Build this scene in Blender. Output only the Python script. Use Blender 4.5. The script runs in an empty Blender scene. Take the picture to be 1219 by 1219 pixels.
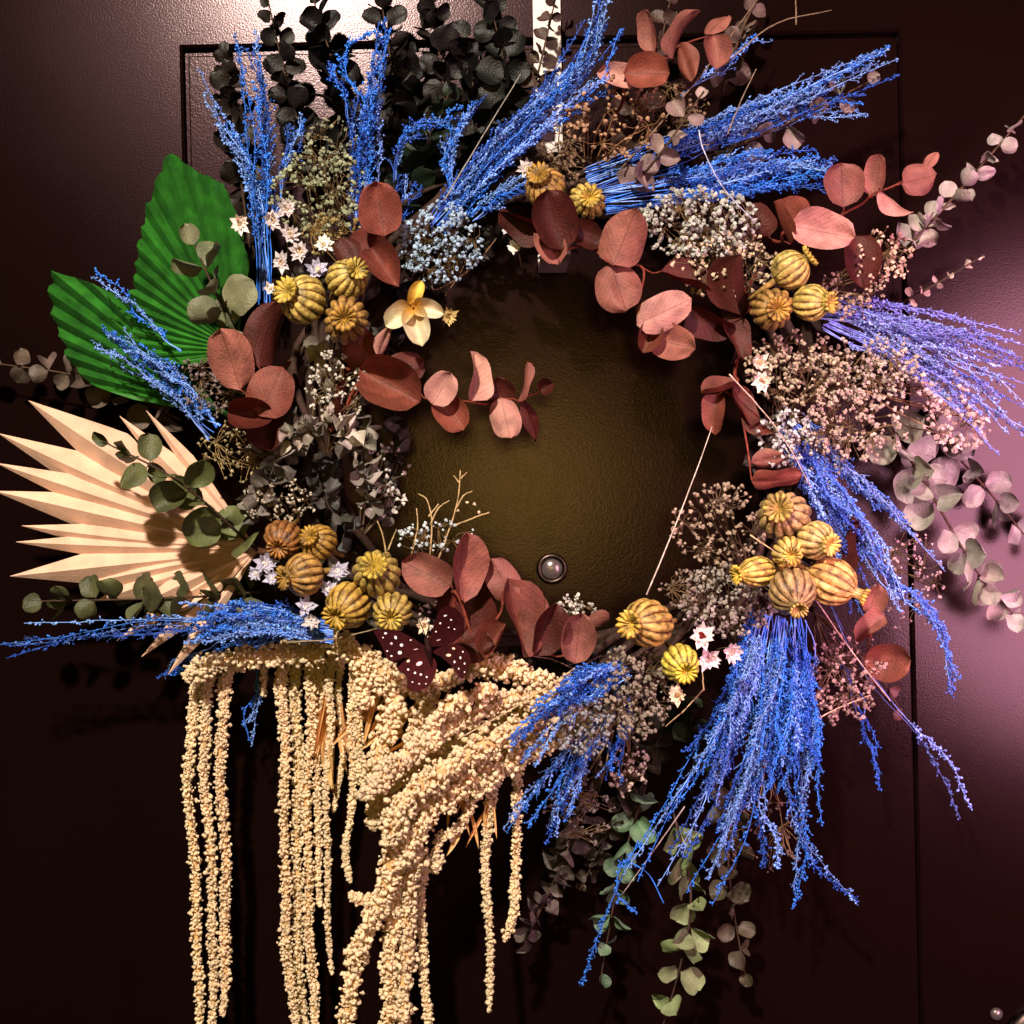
import bpy, math, random
import numpy as np
from mathutils import Matrix, Vector

# ---------------------------------------------------------------- camera, world, lamps, exposure
sc = bpy.context.scene
COL = sc.collection
DIST = 1.10                      # camera to door, metres
S = 0.0006                       # metres per photo pixel on the door's face
ROLL = math.radians(1.3)
RIGHT = np.array([math.cos(ROLL), 0, -math.sin(ROLL)])
UP = np.array([math.sin(ROLL), 0, math.cos(ROLL)])
FRONT = np.array([0.0, -1.0, 0.0])

cam = bpy.data.cameras.new('camera')
cam.sensor_width = 36
cam.lens = 36 * DIST / (1219 * S)
cam.clip_start = 0.01
cam.clip_end = 50
camo = bpy.data.objects.new('camera', cam)
COL.objects.link(camo)
camo.matrix_world = Matrix(((RIGHT[0], UP[0], 0, 0), (0, 0, -1, -DIST), (RIGHT[2], UP[2], 0, 0), (0, 0, 0, 1)))
camo['kind'] = 'helper'
sc.camera = camo

w = bpy.data.worlds.new('World')
sc.world = w
w.use_nodes = True
w.node_tree.nodes['Background'].inputs['Color'].default_value = (1.0, 0.85, 0.75, 1)
w.node_tree.nodes['Background'].inputs['Strength'].default_value = 0.004


def lamp(name, loc, watt, col, radius):
    l = bpy.data.lights.new(name, 'POINT')
    l.energy = watt
    l.color = col
    l.shadow_soft_size = radius
    o = bpy.data.objects.new(name, l)
    o.location = loc
    o['kind'] = 'helper'
    COL.objects.link(o)
    return o


lamp('porch_lamp', (-0.32, -1.60, 0.97), 300, (1.0, 0.87, 0.72), 0.04)
lamp('hall_lamp', (0.02, -1.75, 0.05), 13, (1.0, 0.70, 0.14), 0.14)
ml = bpy.data.lights.new('added_mauve_glow', 'SPOT')         # added spot making the mauve flare glow; no such lamp stands there
ml.energy = 118; ml.color = (1.0, 0.50, 0.69); ml.shadow_soft_size = 0.28
ml.spot_size = math.radians(68); ml.spot_blend = 1.0
mlo = bpy.data.objects.new('added_mauve_glow', ml)
mlo.location = (0.655, -0.55, -0.01)
mlo.rotation_euler = (Vector((0.42, 0.0, -0.02)) - Vector(mlo.location)).to_track_quat('-Z', 'Y').to_euler()
mlo['kind'] = 'helper'
COL.objects.link(mlo)

sc.view_settings.view_transform = 'Standard'
sc.view_settings.look = 'None'
sc.view_settings.exposure = 0.0
sc.view_settings.gamma = 1.0
sc.view_settings.use_curve_mapping = False
sc.render.film_transparent = False

rng = np.random.default_rng(7)
U01 = lambda a=0.0, b=1.0: float(rng.uniform(a, b))
PX = 0.000556                    # a photo pixel at the wreath's depth


def at(px, py, d=0.0):
    """photo pixel -> point d metres in front of the door"""
    k = S * (DIST - d) / DIST
    return RIGHT * ((px - 609.5) * k) + UP * ((609.5 - py) * k) + FRONT * d


def lin(r, g, b):
    f = lambda c: (c / 255 / 12.92) if c / 255 <= 0.04045 else ((c / 255 + 0.055) / 1.055) ** 2.4
    return (f(r), f(g), f(b), 1.0)


def jit(c, k=0.12):
    f = 1 + U01(-k, k)
    h = min(k, .14)
    return (c[0] * f, c[1] * f * (1 + U01(-h, h) * .5), c[2] * f * (1 + U01(-h, h) * .5), 1)


# ---------------------------------------------------------------- mesh helpers
class MB:
    """collects triangles and quads; build() makes one mesh"""
    def __init__(s):
        s.v = []; s.t = []; s.q = []; s.n = 0

    def add(s, v, t=None, q=None):
        v = np.asarray(v, float)
        if t is not None and len(t): s.t.append(np.asarray(t, int) + s.n)
        if q is not None and len(q): s.q.append(np.asarray(q, int) + s.n)
        s.v.append(v); s.n += len(v)

    def inst(s, tv, tf, pos, rot, scl):
        """many copies of a triangle template"""
        pos = np.asarray(pos, float); N = len(pos)
        if N == 0: return
        vv = np.einsum('nij,nkj->nki', rot, tv[None] * np.asarray(scl, float)[:, None, :]) + pos[:, None, :]
        ff = tf[None] + (np.arange(N) * len(tv))[:, None, None]
        s.add(vv.reshape(-1, 3), t=ff.reshape(-1, 3))

    def tube(s, pts, rad, sides=5, cap=True):
        pts = np.asarray(pts, float); n = len(pts)
        rad = np.broadcast_to(np.asarray(rad, float), (n,))
        tg = np.gradient(pts, axis=0)
        tg /= np.linalg.norm(tg, axis=1)[:, None] + 1e-12
        a = np.array([0, 1.0, 0]) if abs(tg[0][1]) < 0.8 else np.array([1.0, 0, 0])
        nn = np.cross(tg[0], a); nn /= np.linalg.norm(nn)
        th = np.arange(sides) * 2 * math.pi / sides
        out = np.zeros((n, sides, 3))
        for i in range(n):
            nn = nn - tg[i] * np.dot(nn, tg[i]); nn /= np.linalg.norm(nn) + 1e-12
            bb = np.cross(tg[i], nn)
            out[i] = pts[i] + rad[i] * (np.cos(th)[:, None] * nn + np.sin(th)[:, None] * bb)
        q = []
        for i in range(n - 1):
            for j in range(sides):
                k = (j + 1) % sides
                q.append((i * sides + j, i * sides + k, (i + 1) * sides + k, (i + 1) * sides + j))
        v = out.reshape(-1, 3)
        t = []
        if cap:
            v = np.vstack([v, pts[0], pts[-1]])
            c0, c1 = n * sides, n * sides + 1
            for j in range(sides):
                k = (j + 1) % sides
                t.append((c0, k, j)); t.append((c1, (n - 1) * sides + j, (n - 1) * sides + k))
        s.add(v, t=t, q=q)

    def mesh(s, name, smooth=True):
        v = np.vstack(s.v)
        t = np.vstack(s.t) if s.t else np.zeros((0, 3), int)
        q = np.vstack(s.q) if s.q else np.zeros((0, 4), int)
        me = bpy.data.meshes.new(name)
        me.vertices.add(len(v)); me.vertices.foreach_set('co', v.astype(np.float32).ravel())
        nl = len(t) * 3 + len(q) * 4
        me.loops.add(nl)
        me.loops.foreach_set('vertex_index', np.concatenate([t.ravel(), q.ravel()]).astype(np.int32))
        me.polygons.add(len(t) + len(q))
        st = np.concatenate([np.arange(len(t)) * 3, len(t) * 3 + np.arange(len(q)) * 4]).astype(np.int32)
        me.polygons.foreach_set('loop_start', st)
        me.polygons.foreach_set('use_smooth', np.full(len(t) + len(q), smooth))
        me.update(calc_edges=True); me.validate()
        return me


WORLD = {}


def ident(loc=(0, 0, 0)):
    return Matrix.Translation(Vector([float(c) for c in loc]))


def part(name, mesh, mat, parent=None, M=None, color=None, kind=None, label=None):
    o = bpy.data.objects.new(name, mesh)
    COL.objects.link(o)
    if mat is not None and mesh is not None and not mesh.materials: mesh.materials.append(mat)
    M = M if M is not None else Matrix.Identity(4)
    WORLD[o.name] = M
    if parent is not None:
        o.parent = parent
        o.matrix_basis = WORLD[parent.name].inverted() @ M
    else:
        o.matrix_basis = M
    if color is not None: o.color = color
    if kind: o['kind'] = kind
    if label: o['label'] = label
    return o


def thing(name, label, cat, loc, group=None):
    o = part(name, None, None, None, ident(loc))
    o.empty_display_size = 0.01
    o['label'] = label; o['category'] = cat
    if group: o['group'] = group
    return o


def local(mb, root_loc):
    """shift collected points into a root's frame -> mesh stays near its own origin"""
    return mb


def basis(x, y, z, loc, sx=1, sy=1, sz=1):
    return Matrix(((x[0] * sx, y[0] * sy, z[0] * sz, loc[0]), (x[1] * sx, y[1] * sy, z[1] * sz, loc[1]),
                   (x[2] * sx, y[2] * sy, z[2] * sz, loc[2]), (0, 0, 0, 1)))


def unit(v):
    v = np.asarray(v, float)
    return v / (np.linalg.norm(v) + 1e-12)


def spline(pts, n):
    """Catmull-Rom through points, n samples"""
    p = np.asarray(pts, float)
    if len(p) == 2:
        return p[0] + (p[1] - p[0]) * np.linspace(0, 1, n)[:, None]
    p = np.vstack([2 * p[0] - p[1], p, 2 * p[-1] - p[-2]])
    m = len(p) - 3
    out = []
    for u in np.linspace(0, m - 1e-6, n):
        i = int(u); f = u - i
        a, b, c, d = p[i:i + 4]
        out.append(0.5 * (2 * b + (c - a) * f + (2 * a - 5 * b + 4 * c - d) * f * f + (3 * b - a - 3 * c + d) * f ** 3))
    return np.array(out)


def rand_rot(n):
    q = rng.normal(size=(n, 4)); q /= np.linalg.norm(q, axis=1)[:, None]
    a, b, c, d = q.T
    return np.stack([np.stack([1 - 2 * (c * c + d * d), 2 * (b * c - a * d), 2 * (b * d + a * c)], -1),
                     np.stack([2 * (b * c + a * d), 1 - 2 * (b * b + d * d), 2 * (c * d - a * b)], -1),
                     np.stack([2 * (b * d - a * c), 2 * (c * d + a * b), 1 - 2 * (b * b + c * c)], -1)], -2)


OCT_V = np.array([(1, 0, 0), (-1, 0, 0), (0, 1, 0), (0, -1, 0), (0, 0, 1), (0, 0, -1)], float)
OCT_F = np.array([(0, 2, 4), (2, 1, 4), (1, 3, 4), (3, 0, 4), (2, 0, 5), (1, 2, 5), (3, 1, 5), (0, 3, 5)])
g = (1 + 5 ** .5) / 2
ICO_V = np.array([(-1, g, 0), (1, g, 0), (-1, -g, 0), (1, -g, 0), (0, -1, g), (0, 1, g), (0, -1, -g), (0, 1, -g),
                  (g, 0, -1), (g, 0, 1), (-g, 0, -1), (-g, 0, 1)], float) / math.sqrt(1 + g * g)
ICO_F = np.array([(0, 11, 5), (0, 5, 1), (0, 1, 7), (0, 7, 10), (0, 10, 11), (1, 5, 9), (5, 11, 4), (11, 10, 2), (10, 7, 6),
                  (7, 1, 8), (3, 9, 4), (3, 4, 2), (3, 2, 6), (3, 6, 8), (3, 8, 9), (4, 9, 5), (2, 4, 11), (6, 2, 10), (8, 6, 7), (9, 8, 1)])
SPIKY = ICO_V * np.array([1, .55, .9, 1.1, .6, 1, .7, 1.1, .95, .6, 1.05, .7])[:, None]


# ---------------------------------------------------------------- materials
def new_mat(name):
    m = bpy.data.materials.new(name)
    m.use_nodes = True
    nt = m.node_tree
    return m, nt, nt.nodes, nt.links, nt.nodes['Principled BSDF']


def mix_rgb(nt, kind, fac, a, b):
    n = nt.nodes.new('ShaderNodeMix'); n.data_type = 'RGBA'; n.blend_type = kind
    for sock, val in ((n.inputs['Factor'], fac), (n.inputs[6], a), (n.inputs[7], b)):
        if hasattr(val, 'links'): nt.links.new(val, sock)
        elif val is not None: sock.default_value = val
    return n.outputs[2]


def organic(name, color=None, rough=0.6, spec=0.3, noise=220.0, contrast=0.5, bump=0.3, bump_scale=900.0, transl=0.0,
            transl_tint=(1, .5, .35, 1), var=0.25, sheen=0.0):
    """plant matter: colour (given, or the object's own) broken up by noise; varies from object to object"""
    m, nt, N, L, b = new_mat(name)
    tc = N.new('ShaderNodeTexCoord')
    oi = N.new('ShaderNodeObjectInfo')
    no = N.new('ShaderNodeTexNoise'); no.inputs['Scale'].default_value = noise; no.inputs['Detail'].default_value = 5
    geo = N.new('ShaderNodeNewGeometry')
    L.new(geo.outputs['Position'], no.inputs['Vector'])
    rp = N.new('ShaderNodeValToRGB')
    lo = 1 - contrast
    rp.color_ramp.elements[0].position = 0.32; rp.color_ramp.elements[0].color = (lo, lo, lo, 1)
    rp.color_ramp.elements[1].position = 0.68; rp.color_ramp.elements[1].color = (1.12, 1.12, 1.12, 1)
    L.new(no.outputs['Fac'], rp.inputs['Fac'])
    base = oi.outputs['Color'] if color is None else color
    c = mix_rgb(nt, 'MULTIPLY', 1.0, base, rp.outputs['Color'])
    hs = N.new('ShaderNodeHueSaturation')
    mr = N.new('ShaderNodeMapRange'); mr.inputs['To Min'].default_value = 1 - var; mr.inputs['To Max'].default_value = 1 + var
    L.new(oi.outputs['Random'], mr.inputs['Value']); L.new(mr.outputs['Result'], hs.inputs['Value'])
    L.new(c, hs.inputs['Color'])
    L.new(hs.outputs['Color'], b.inputs['Base Color'])
    b.inputs['Roughness'].default_value = rough
    b.inputs['Specular IOR Level'].default_value = spec
    if sheen:
        b.inputs['Sheen Weight'].default_value = sheen
    bt = N.new('ShaderNodeTexNoise'); bt.inputs['Scale'].default_value = bump_scale; bt.inputs['Detail'].default_value = 4
    L.new(geo.outputs['Position'], bt.inputs['Vector'])
    bp = N.new('ShaderNodeBump'); bp.inputs['Strength'].default_value = bump; bp.inputs['Distance'].default_value = 0.001
    L.new(bt.outputs['Fac'], bp.inputs['Height']); L.new(bp.outputs['Normal'], b.inputs['Normal'])
    if transl:
        tr = N.new('ShaderNodeBsdfTranslucent')
        tcx = mix_rgb(nt, 'MULTIPLY', 1.0, hs.outputs['Color'], transl_tint)
        L.new(tcx, tr.inputs['Color'])
        mx = N.new('ShaderNodeMixShader'); mx.inputs['Fac'].default_value = transl
        L.new(b.outputs['BSDF'], mx.inputs[1]); L.new(tr.outputs['BSDF'], mx.inputs[2])
        L.new(mx.outputs['Shader'], N['Material Output'].inputs['Surface'])
    return m


def leaf_mat(name, rough, spec, transl, tint, vein):
    """leaf with midrib and side veins in the leaf's own coordinates, mottled"""
    m = organic(name, None, rough, spec, 110, 0.36, 0.6, 700, transl, tint, 0.18)
    nt = m.node_tree; N = nt.nodes; L = nt.links; b = N['Principled BSDF']
    uv = N.new('ShaderNodeTexCoord')
    sx = N.new('ShaderNodeSeparateXYZ'); L.new(uv.outputs['Object'], sx.inputs['Vector'])
    ab = N.new('ShaderNodeMath'); ab.operation = 'ABSOLUTE'; L.new(sx.outputs['X'], ab.inputs[0])
    # side veins: bands of (y - 0.9|x|)
    mu = N.new('ShaderNodeMath'); mu.operation = 'MULTIPLY_ADD'; mu.inputs[1].default_value = -0.9
    L.new(ab.outputs[0], mu.inputs[0]); L.new(sx.outputs['Y'], mu.inputs[2])
    sc_ = N.new('ShaderNodeMath'); sc_.operation = 'MULTIPLY'; sc_.inputs[1].default_value = 9.0
    L.new(mu.outputs[0], sc_.inputs[0])
    fr = N.new('ShaderNodeMath'); fr.operation = 'FRACT'; L.new(sc_.outputs[0], fr.inputs[0])
    lt = N.new('ShaderNodeMath'); lt.operation = 'LESS_THAN'; lt.inputs[1].default_value = 0.10; L.new(fr.outputs[0], lt.inputs[0])
    mid = N.new('ShaderNodeMath'); mid.operation = 'LESS_THAN'; mid.inputs[1].default_value = 0.018; L.new(ab.outputs[0], mid.inputs[0])
    mxx = N.new('ShaderNodeMath'); mxx.operation = 'MAXIMUM'; L.new(lt.outputs[0], mxx.inputs[0]); L.new(mid.outputs[0], mxx.inputs[1])
    f = N.new('ShaderNodeMath'); f.operation = 'MULTIPLY'; f.inputs[1].default_value = vein; L.new(mxx.outputs[0], f.inputs[0])
    src = b.inputs['Base Color'].links[0].from_socket
    c = mix_rgb(nt, 'MIX', f.outputs[0], src, None)
    mixn = c.node
    dk = mix_rgb(nt, 'MULTIPLY', 1.0, src, (0.45, 0.38, 0.35, 1))
    L.new(dk, mixn.inputs[7])
    L.new(c, b.inputs['Base Color'])
    return m


M_RED = leaf_mat('red_leaf', 0.55, 0.25, 0.22, (1.0, 0.28, 0.16, 1), 0.6)
M_EUC = leaf_mat('eucalyptus_leaf', 0.5, 0.35, 0.12, (0.9, 1.0, 0.5, 1), 0.3)
M_STEM = organic('woody_stem', None, 0.7, 0.2, 300, 0.5, 0.6, 1500)
M_BLUE = organic('dyed_grass', None, 0.42, 0.6, 560, 0.85, 0.2, 1500, 0.0, var=0.28)
M_BLUESTEM = organic('dyed_stalk', None, 0.45, 0.5, 180, 0.6, 0.2, 1500, var=0.35)
M_BUD = organic('tiny_blossom', None, 0.7, 0.2, 190, 0.55, 0.3, 2000, var=0.1)
M_POD = organic('poppy_capsule', None, 0.45, 0.4, 210, 0.74, 1.0, 430, var=0.16)


def groove_lines(m):
    """poppy capsules carry brown lines down their thirteen grooves"""
    nt = m.node_tree; N = nt.nodes; L = nt.links; b = N['Principled BSDF']
    tc = N.new('ShaderNodeTexCoord'); sx = N.new('ShaderNodeSeparateXYZ'); L.new(tc.outputs['Object'], sx.inputs['Vector'])

    def mth(op, a, v=None):
        n = N.new('ShaderNodeMath'); n.operation = op
        L.new(a, n.inputs[0])
        if v is not None:
            if hasattr(v, 'links'): L.new(v, n.inputs[1])
            else: n.inputs[1].default_value = v
        return n.outputs[0]
    f = mth('ABSOLUTE', mth('COSINE', mth('MULTIPLY', mth('ARCTAN2', sx.outputs['Y'], sx.outputs['X']), 6.5)))
    no = N.new('ShaderNodeTexNoise'); no.inputs['Scale'].default_value = 260; no.inputs['Detail'].default_value = 4
    L.new(tc.outputs['Object'], no.inputs['Vector'])
    g_ = mth('ADD', f, mth('MULTIPLY', mth('SUBTRACT', no.outputs['Fac'], .5), 1.1))
    rp = N.new('ShaderNodeValToRGB')
    rp.color_ramp.elements[0].position = 0.10; rp.color_ramp.elements[0].color = (.20, .11, .05, 1)
    rp.color_ramp.elements[1].position = 0.62; rp.color_ramp.elements[1].color = (1, 1, 1, 1)
    L.new(g_, rp.inputs['Fac'])
    src = b.inputs['Base Color'].links[0].from_socket
    L.new(mix_rgb(nt, 'MULTIPLY', 1.0, src, rp.outputs['Color']), b.inputs['Base Color'])


groove_lines(M_POD)
M_CREAM = organic('bleached_palm', lin(222, 182, 156), 0.55, 0.3, 60, 0.18, 0.25, 600, 0.12, (1, .75, .5, 1), 0.06)
M_GREEN = organic('green_palm', lin(42, 108, 30), 0.5, 0.45, 90, 0.5, 0.3, 700, 0.12, (.7, 1, .2, 1), 0.3)
M_AMA = organic('amaranth_bloom', None, 0.85, 0.05, 150, 0.18, 1.0, 1700, 0.26, (1, .66, .30, 1), 0.06)
M_PETAL = organic('pale_petal', None, 0.6, 0.25, 200, 0.2, 0.2, 900, 0.2, (1, .9, .6, 1), 0.08)
M_WING = organic('butterfly_wing', None, 0.7, 0.08, 400, 0.4, 0.3, 1800, var=0.1)
M_SPOT = organic('wing_spot', None, 0.5, 0.3, 400, 0.15, 0.1, 1800, var=0.05)


def door_paint():
    m, nt, N, L, b = new_mat('door_paint')
    geo = N.new('ShaderNodeNewGeometry')
    n1 = N.new('ShaderNodeTexNoise'); n1.inputs['Scale'].default_value = 9; n1.inputs['Detail'].default_value = 6
    L.new(geo.outputs['Position'], n1.inputs['Vector'])
    rp = N.new('ShaderNodeValToRGB')
    rp.color_ramp.elements[0].color = (0.0035, 0.0013, 0.0010, 1)
    rp.color_ramp.elements[1].color = (0.0055, 0.0020, 0.0016, 1)
    L.new(n1.outputs['Fac'], rp.inputs['Fac'])
    n2 = N.new('ShaderNodeTexNoise'); n2.inputs['Scale'].default_value = 820; n2.inputs['Detail'].default_value = 3
    L.new(geo.outputs['Position'], n2.inputs['Vector'])
    bp = N.new('ShaderNodeBump'); bp.inputs['Strength'].default_value = 0.17; bp.inputs['Distance'].default_value = 0.0005
    L.new(n2.outputs['Fac'], bp.inputs['Height'])
    df = N.new('ShaderNodeBsdfDiffuse'); L.new(rp.outputs['Color'], df.inputs['Color'])
    n3 = N.new('ShaderNodeTexNoise'); n3.inputs['Scale'].default_value = 7; n3.inputs['Detail'].default_value = 9
    L.new(geo.outputs['Position'], n3.inputs['Vector'])
    prev = df.outputs['BSDF']
    for col, lo, hi in (((.0082, .0066, .0069, 1), .165, .205), ((.0040, .0023, .0026, 1), .28, .34)):
        gl = N.new('ShaderNodeBsdfAnisotropic'); gl.distribution = 'BECKMANN'
        gl.inputs['Color'].default_value = col
        mr = N.new('ShaderNodeMapRange'); mr.inputs['To Min'].default_value = lo; mr.inputs['To Max'].default_value = hi
        L.new(n3.outputs['Fac'], mr.inputs['Value']); L.new(mr.outputs['Result'], gl.inputs['Roughness'])
        ad = N.new('ShaderNodeAddShader')
        for x_ in (df, gl): L.new(bp.outputs['Normal'], x_.inputs['Normal'])
        L.new(prev, ad.inputs[0]); L.new(gl.outputs['BSDF'], ad.inputs[1]); prev = ad.outputs['Shader']
    L.new(prev, N['Material Output'].inputs['Surface'])
    N.remove(b)
    return m


M_DOOR = door_paint()


def metal(name, col, rough, scale=300, metallic=1.0):
    m, nt, N, L, b = new_mat(name)
    geo = N.new('ShaderNodeNewGeometry')
    no = N.new('ShaderNodeTexNoise'); no.inputs['Scale'].default_value = scale; no.inputs['Detail'].default_value = 6
    L.new(geo.outputs['Position'], no.inputs['Vector'])
    mr = N.new('ShaderNodeMapRange'); mr.inputs['To Min'].default_value = rough - .08; mr.inputs['To Max'].default_value = rough + .14
    L.new(no.outputs['Fac'], mr.inputs['Value']); L.new(mr.outputs['Result'], b.inputs['Roughness'])
    c = mix_rgb(nt, 'MIX', no.outputs['Fac'], (col[0] * .7, col[1] * .7, col[2] * .7, 1), col)
    L.new(c, b.inputs['Base Color'])
    b.inputs['Metallic'].default_value = metallic
    return m


M_DARKMETAL = metal('dark_bronze', (0.05, 0.035, 0.03, 1), 0.3)
M_WHITEMETAL = metal('white_enamel', (0.5, 0.43, 0.40, 1), 0.35, 120, 0.0)
M_LENS = metal('viewer_lens', (0.16, 0.13, 0.12, 1), 0.22, 500, 0.6)


# ---------------------------------------------------------------- the door
def slab(x0, x1, z0, z1, y0, y1, bev):
    """box with its front (y0, towards the camera) edges bevelled"""
    mb = MB()
    rings = [(0, y1), (0, y0 + bev), (bev * .3, y0 + bev * .3), (bev, y0)]
    v = []
    for ins, y in rings:
        v += [(x0 + ins, y, z0 + ins), (x1 - ins, y, z0 + ins), (x1 - ins, y, z1 - ins), (x0 + ins, y, z1 - ins)]
    q = []
    for r in range(3):
        for j in range(4):
            k = (j + 1) % 4
            q.append((r * 4 + j, r * 4 + k, (r + 1) * 4 + k, (r + 1) * 4 + j))
    q.append((12, 13, 14, 15)); q.append((3, 2, 1, 0))
    mb.add(v, q=q)
    return mb


door = thing('door', 'dark maroon painted front door with one long recessed panel', 'door', (0, 0, -1.3))
pl, pr, pt, pb = -0.227, 0.283, 0.335, -0.75          # edges of the panel opening
dl, dr, dt, db = -0.43, 0.48, 0.62, -1.3
part('back_skin', slab(dl + .002, dr - .002, db + .002, dt - .002, 0.0075, 0.040, .001).mesh('back_skin', False), M_DOOR, door)
mb = MB()
fr_v = []
for (x0, x1, z0, z1, y) in ((dl, dr, db, dt, .0074), (dl, dr, db, dt, 0), (pl - .003, pr + .003, pb - .004, pt + .004, 0), (pl - .0010, pr + .0010, pb - .002, pt + .002, .0022), (pl - .0005, pr + .0005, pb - .0015, pt + .0015, .0074)):
    fr_v += [(x0, y, z0), (x1, y, z0), (x1, y, z1), (x0, y, z1)]
mb.add(fr_v, q=[(r * 4 + j, r * 4 + (j + 1) % 4, (r + 1) * 4 + (j + 1) % 4, (r + 1) * 4 + j) for r in range(4) for j in range(4)])
part('frame', mb.mesh('frame', False), M_DOOR, door)
part('panel', slab(pl + .0030, pr - .0002, pb + .005, pt - .0040, 0.0006, .0074, .0010).mesh('panel', False), M_DOOR, door)


def lathe(prof, seg, ribs=None):
    """profile (r, h) around +z -> MB; ribs(theta, h) scales the radius"""
    mb = MB()
    v = []
    for r, h in prof:
        for j in range(seg):
            th = 2 * math.pi * j / seg
            rr = r * (ribs(th, h) if ribs else 1)
            v.append((rr * math.cos(th), rr * math.sin(th), h))
    q = []
    for i in range(len(prof) - 1):
        for j in range(seg):
            k = (j + 1) % seg
            q.append((i * seg + j, i * seg + k, (i + 1) * seg + k, (i + 1) * seg + j))
    mb.add(v, q=q)
    return mb


def axis_matrix(axis, loc, scale=1.0):
    z = unit(axis)
    x = unit(np.cross(np.array([0, 0, 1.0]) if abs(z[2]) < .9 else np.array([1.0, 0, 0]), z))
    y = np.cross(z, x)
    return basis(x, y, z, loc, scale, scale, scale)


# door viewer
pv = at(657, 677, 0.0)
viewer = thing('door_viewer', 'small round door viewer with a dark rim in the open middle of the wreath', 'door viewer', pv)
part('rim', lathe([(0.0112, -.001), (0.0112, .0022), (.0104, .0034), (.0086, .0036), (.0076, .0026), (.0074, .0006)], 32).mesh('rim'), M_DARKMETAL, viewer, axis_matrix(FRONT, pv))
part('lens', lathe([(.0076, .0008), (.0066, .0020), (.0044, .0031), (.002, .0036), (.0001, .0037)], 24).mesh('lens'), M_LENS, viewer, axis_matrix(FRONT, pv))

# lock rose low at the right
pk = at(1250, 1252, 0.0)
lock = thing('door_lock', 'dark metal lock rose cut off by the lower right corner', 'lock', pk)
part('rose', lathe([(.037, -.001), (.037, .004), (.034, .0075), (.026, .0095), (.0165, .010), (.016, .0085)], 40).mesh('rose'), M_DARKMETAL, lock, axis_matrix(FRONT, pk))
part('cylinder', lathe([(.0158, .002), (.0158, .016), (.0145, .018), (.0001, .0182)], 32).mesh('cylinder'), M_DARKMETAL, lock, axis_matrix(FRONT, pk))
ps = at(1186, 1207, 0.0)
part('screw', lathe([(.0045, -.001), (.0045, .0015), (.003, .0028), (.0001, .0033)], 16).mesh('screw'), M_LENS, lock, axis_matrix(FRONT, ps))

# wreath hanger: flat strip down the door, turned up into a hook at its end
mb = MB()
hw = 0.0098
cl = [at(650, -190, .0), at(650, -20, .0), at(653, 150, .0), at(657, 322, .0)]
path = [p + FRONT * .003 for p in cl]
path += [path[-1] + FRONT * .004 - UP * .002, path[-1] + FRONT * .090 - UP * .003, path[-1] + FRONT * .096 + UP * .004, path[-1] + FRONT * .096 + UP * .026]
vv, qq = [], []
for i, p in enumerate(path):
    tdir = unit(path[min(i + 1, len(path) - 1)] - path[max(i - 1, 0)])
    nrm = unit(np.cross(RIGHT, tdir))
    for sx, sn in ((-1, -1), (1, -1), (1, 1), (-1, 1)):
        vv.append(p + RIGHT * hw * sx + nrm * .0008 * sn)
for i in range(len(path) - 1):
    for j in range(4):
        k = (j + 1) % 4
        qq.append((i * 4 + j, i * 4 + k, (i + 1) * 4 + k, (i + 1) * 4 + j))
qq.append((len(vv) - 4, len(vv) - 3, len(vv) - 2, len(vv) - 1))
mb.add(vv, q=qq)
hg = thing('wreath_hanger', 'flat white metal hanger strip running down the door behind the wreath', 'hanger', at(657, 322, .003))
part('strip', mb.mesh('strip', False), M_WHITEMETAL, hg)

# ---------------------------------------------------------------- the twig ring
ring = thing('twig_ring', 'dark ring of twisted vine twigs that holds the dried flowers', 'wreath base', at(662, 800, .03))
RC = (662, 497)
for k in range(14):
    mb = MB()
    ph, tw = U01(0, 6.28), rng.integers(3, 7)
    n = 90
    pts = []
    for i in range(n + 1):
        a = 2 * math.pi * i / n
        rr = 296 + 22 * math.cos(tw * a + ph) + 4 * math.sin(11 * a + k)
        pts.append(at(RC[0] + rr * math.cos(a), RC[1] - rr * math.sin(a) * 0.97, .034 + .016 * math.sin(tw * a + ph)))
    mb.tube(pts, np.full(n + 1, U01(.0016, .0034)), 6, False)
    part('twig', mb.mesh('twig'), M_STEM, ring, color=lin(52, 34, 26))


# ---------------------------------------------------------------- leaves
def leaf_mesh(name, prof, cup, bend, fold, wave, nu=9, nv=6, seed=0, thick=0.006):
    """unit leaf: base at the origin, tip at +y, about one wide; prof(u) is the half width"""
    r = np.random.default_rng(seed)
    ph = r.uniform(0, 6.28, 4)
    front = []
    for i in range(nu + 1):
        u = i / nu
        hwid = prof(u) * 0.5
        for j in range(nv + 1):
            v = -1 + 2 * j / nv
            x = v * hwid * (1 + .03 * math.sin(9 * u + ph[0] + 2 * v))
            z = cup * (v * v * .5 * hwid * 2) + bend * (u - .1) ** 2 + fold * abs(v) * hwid + wave * math.sin(7 * u + ph[1] + v * 1.5) * abs(v) + wave * .6 * math.sin(5 * v + ph[2]) * u
            front.append((x, u, z))
    front = np.array(front)
    mb = MB()
    q = []
    for i in range(nu):
        for j in range(nv):
            a = i * (nv + 1) + j
            q.append((a, a + 1, a + nv + 2, a + nv + 1))
    mb.add(front, q=q)
    return mb.mesh(name)


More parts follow.
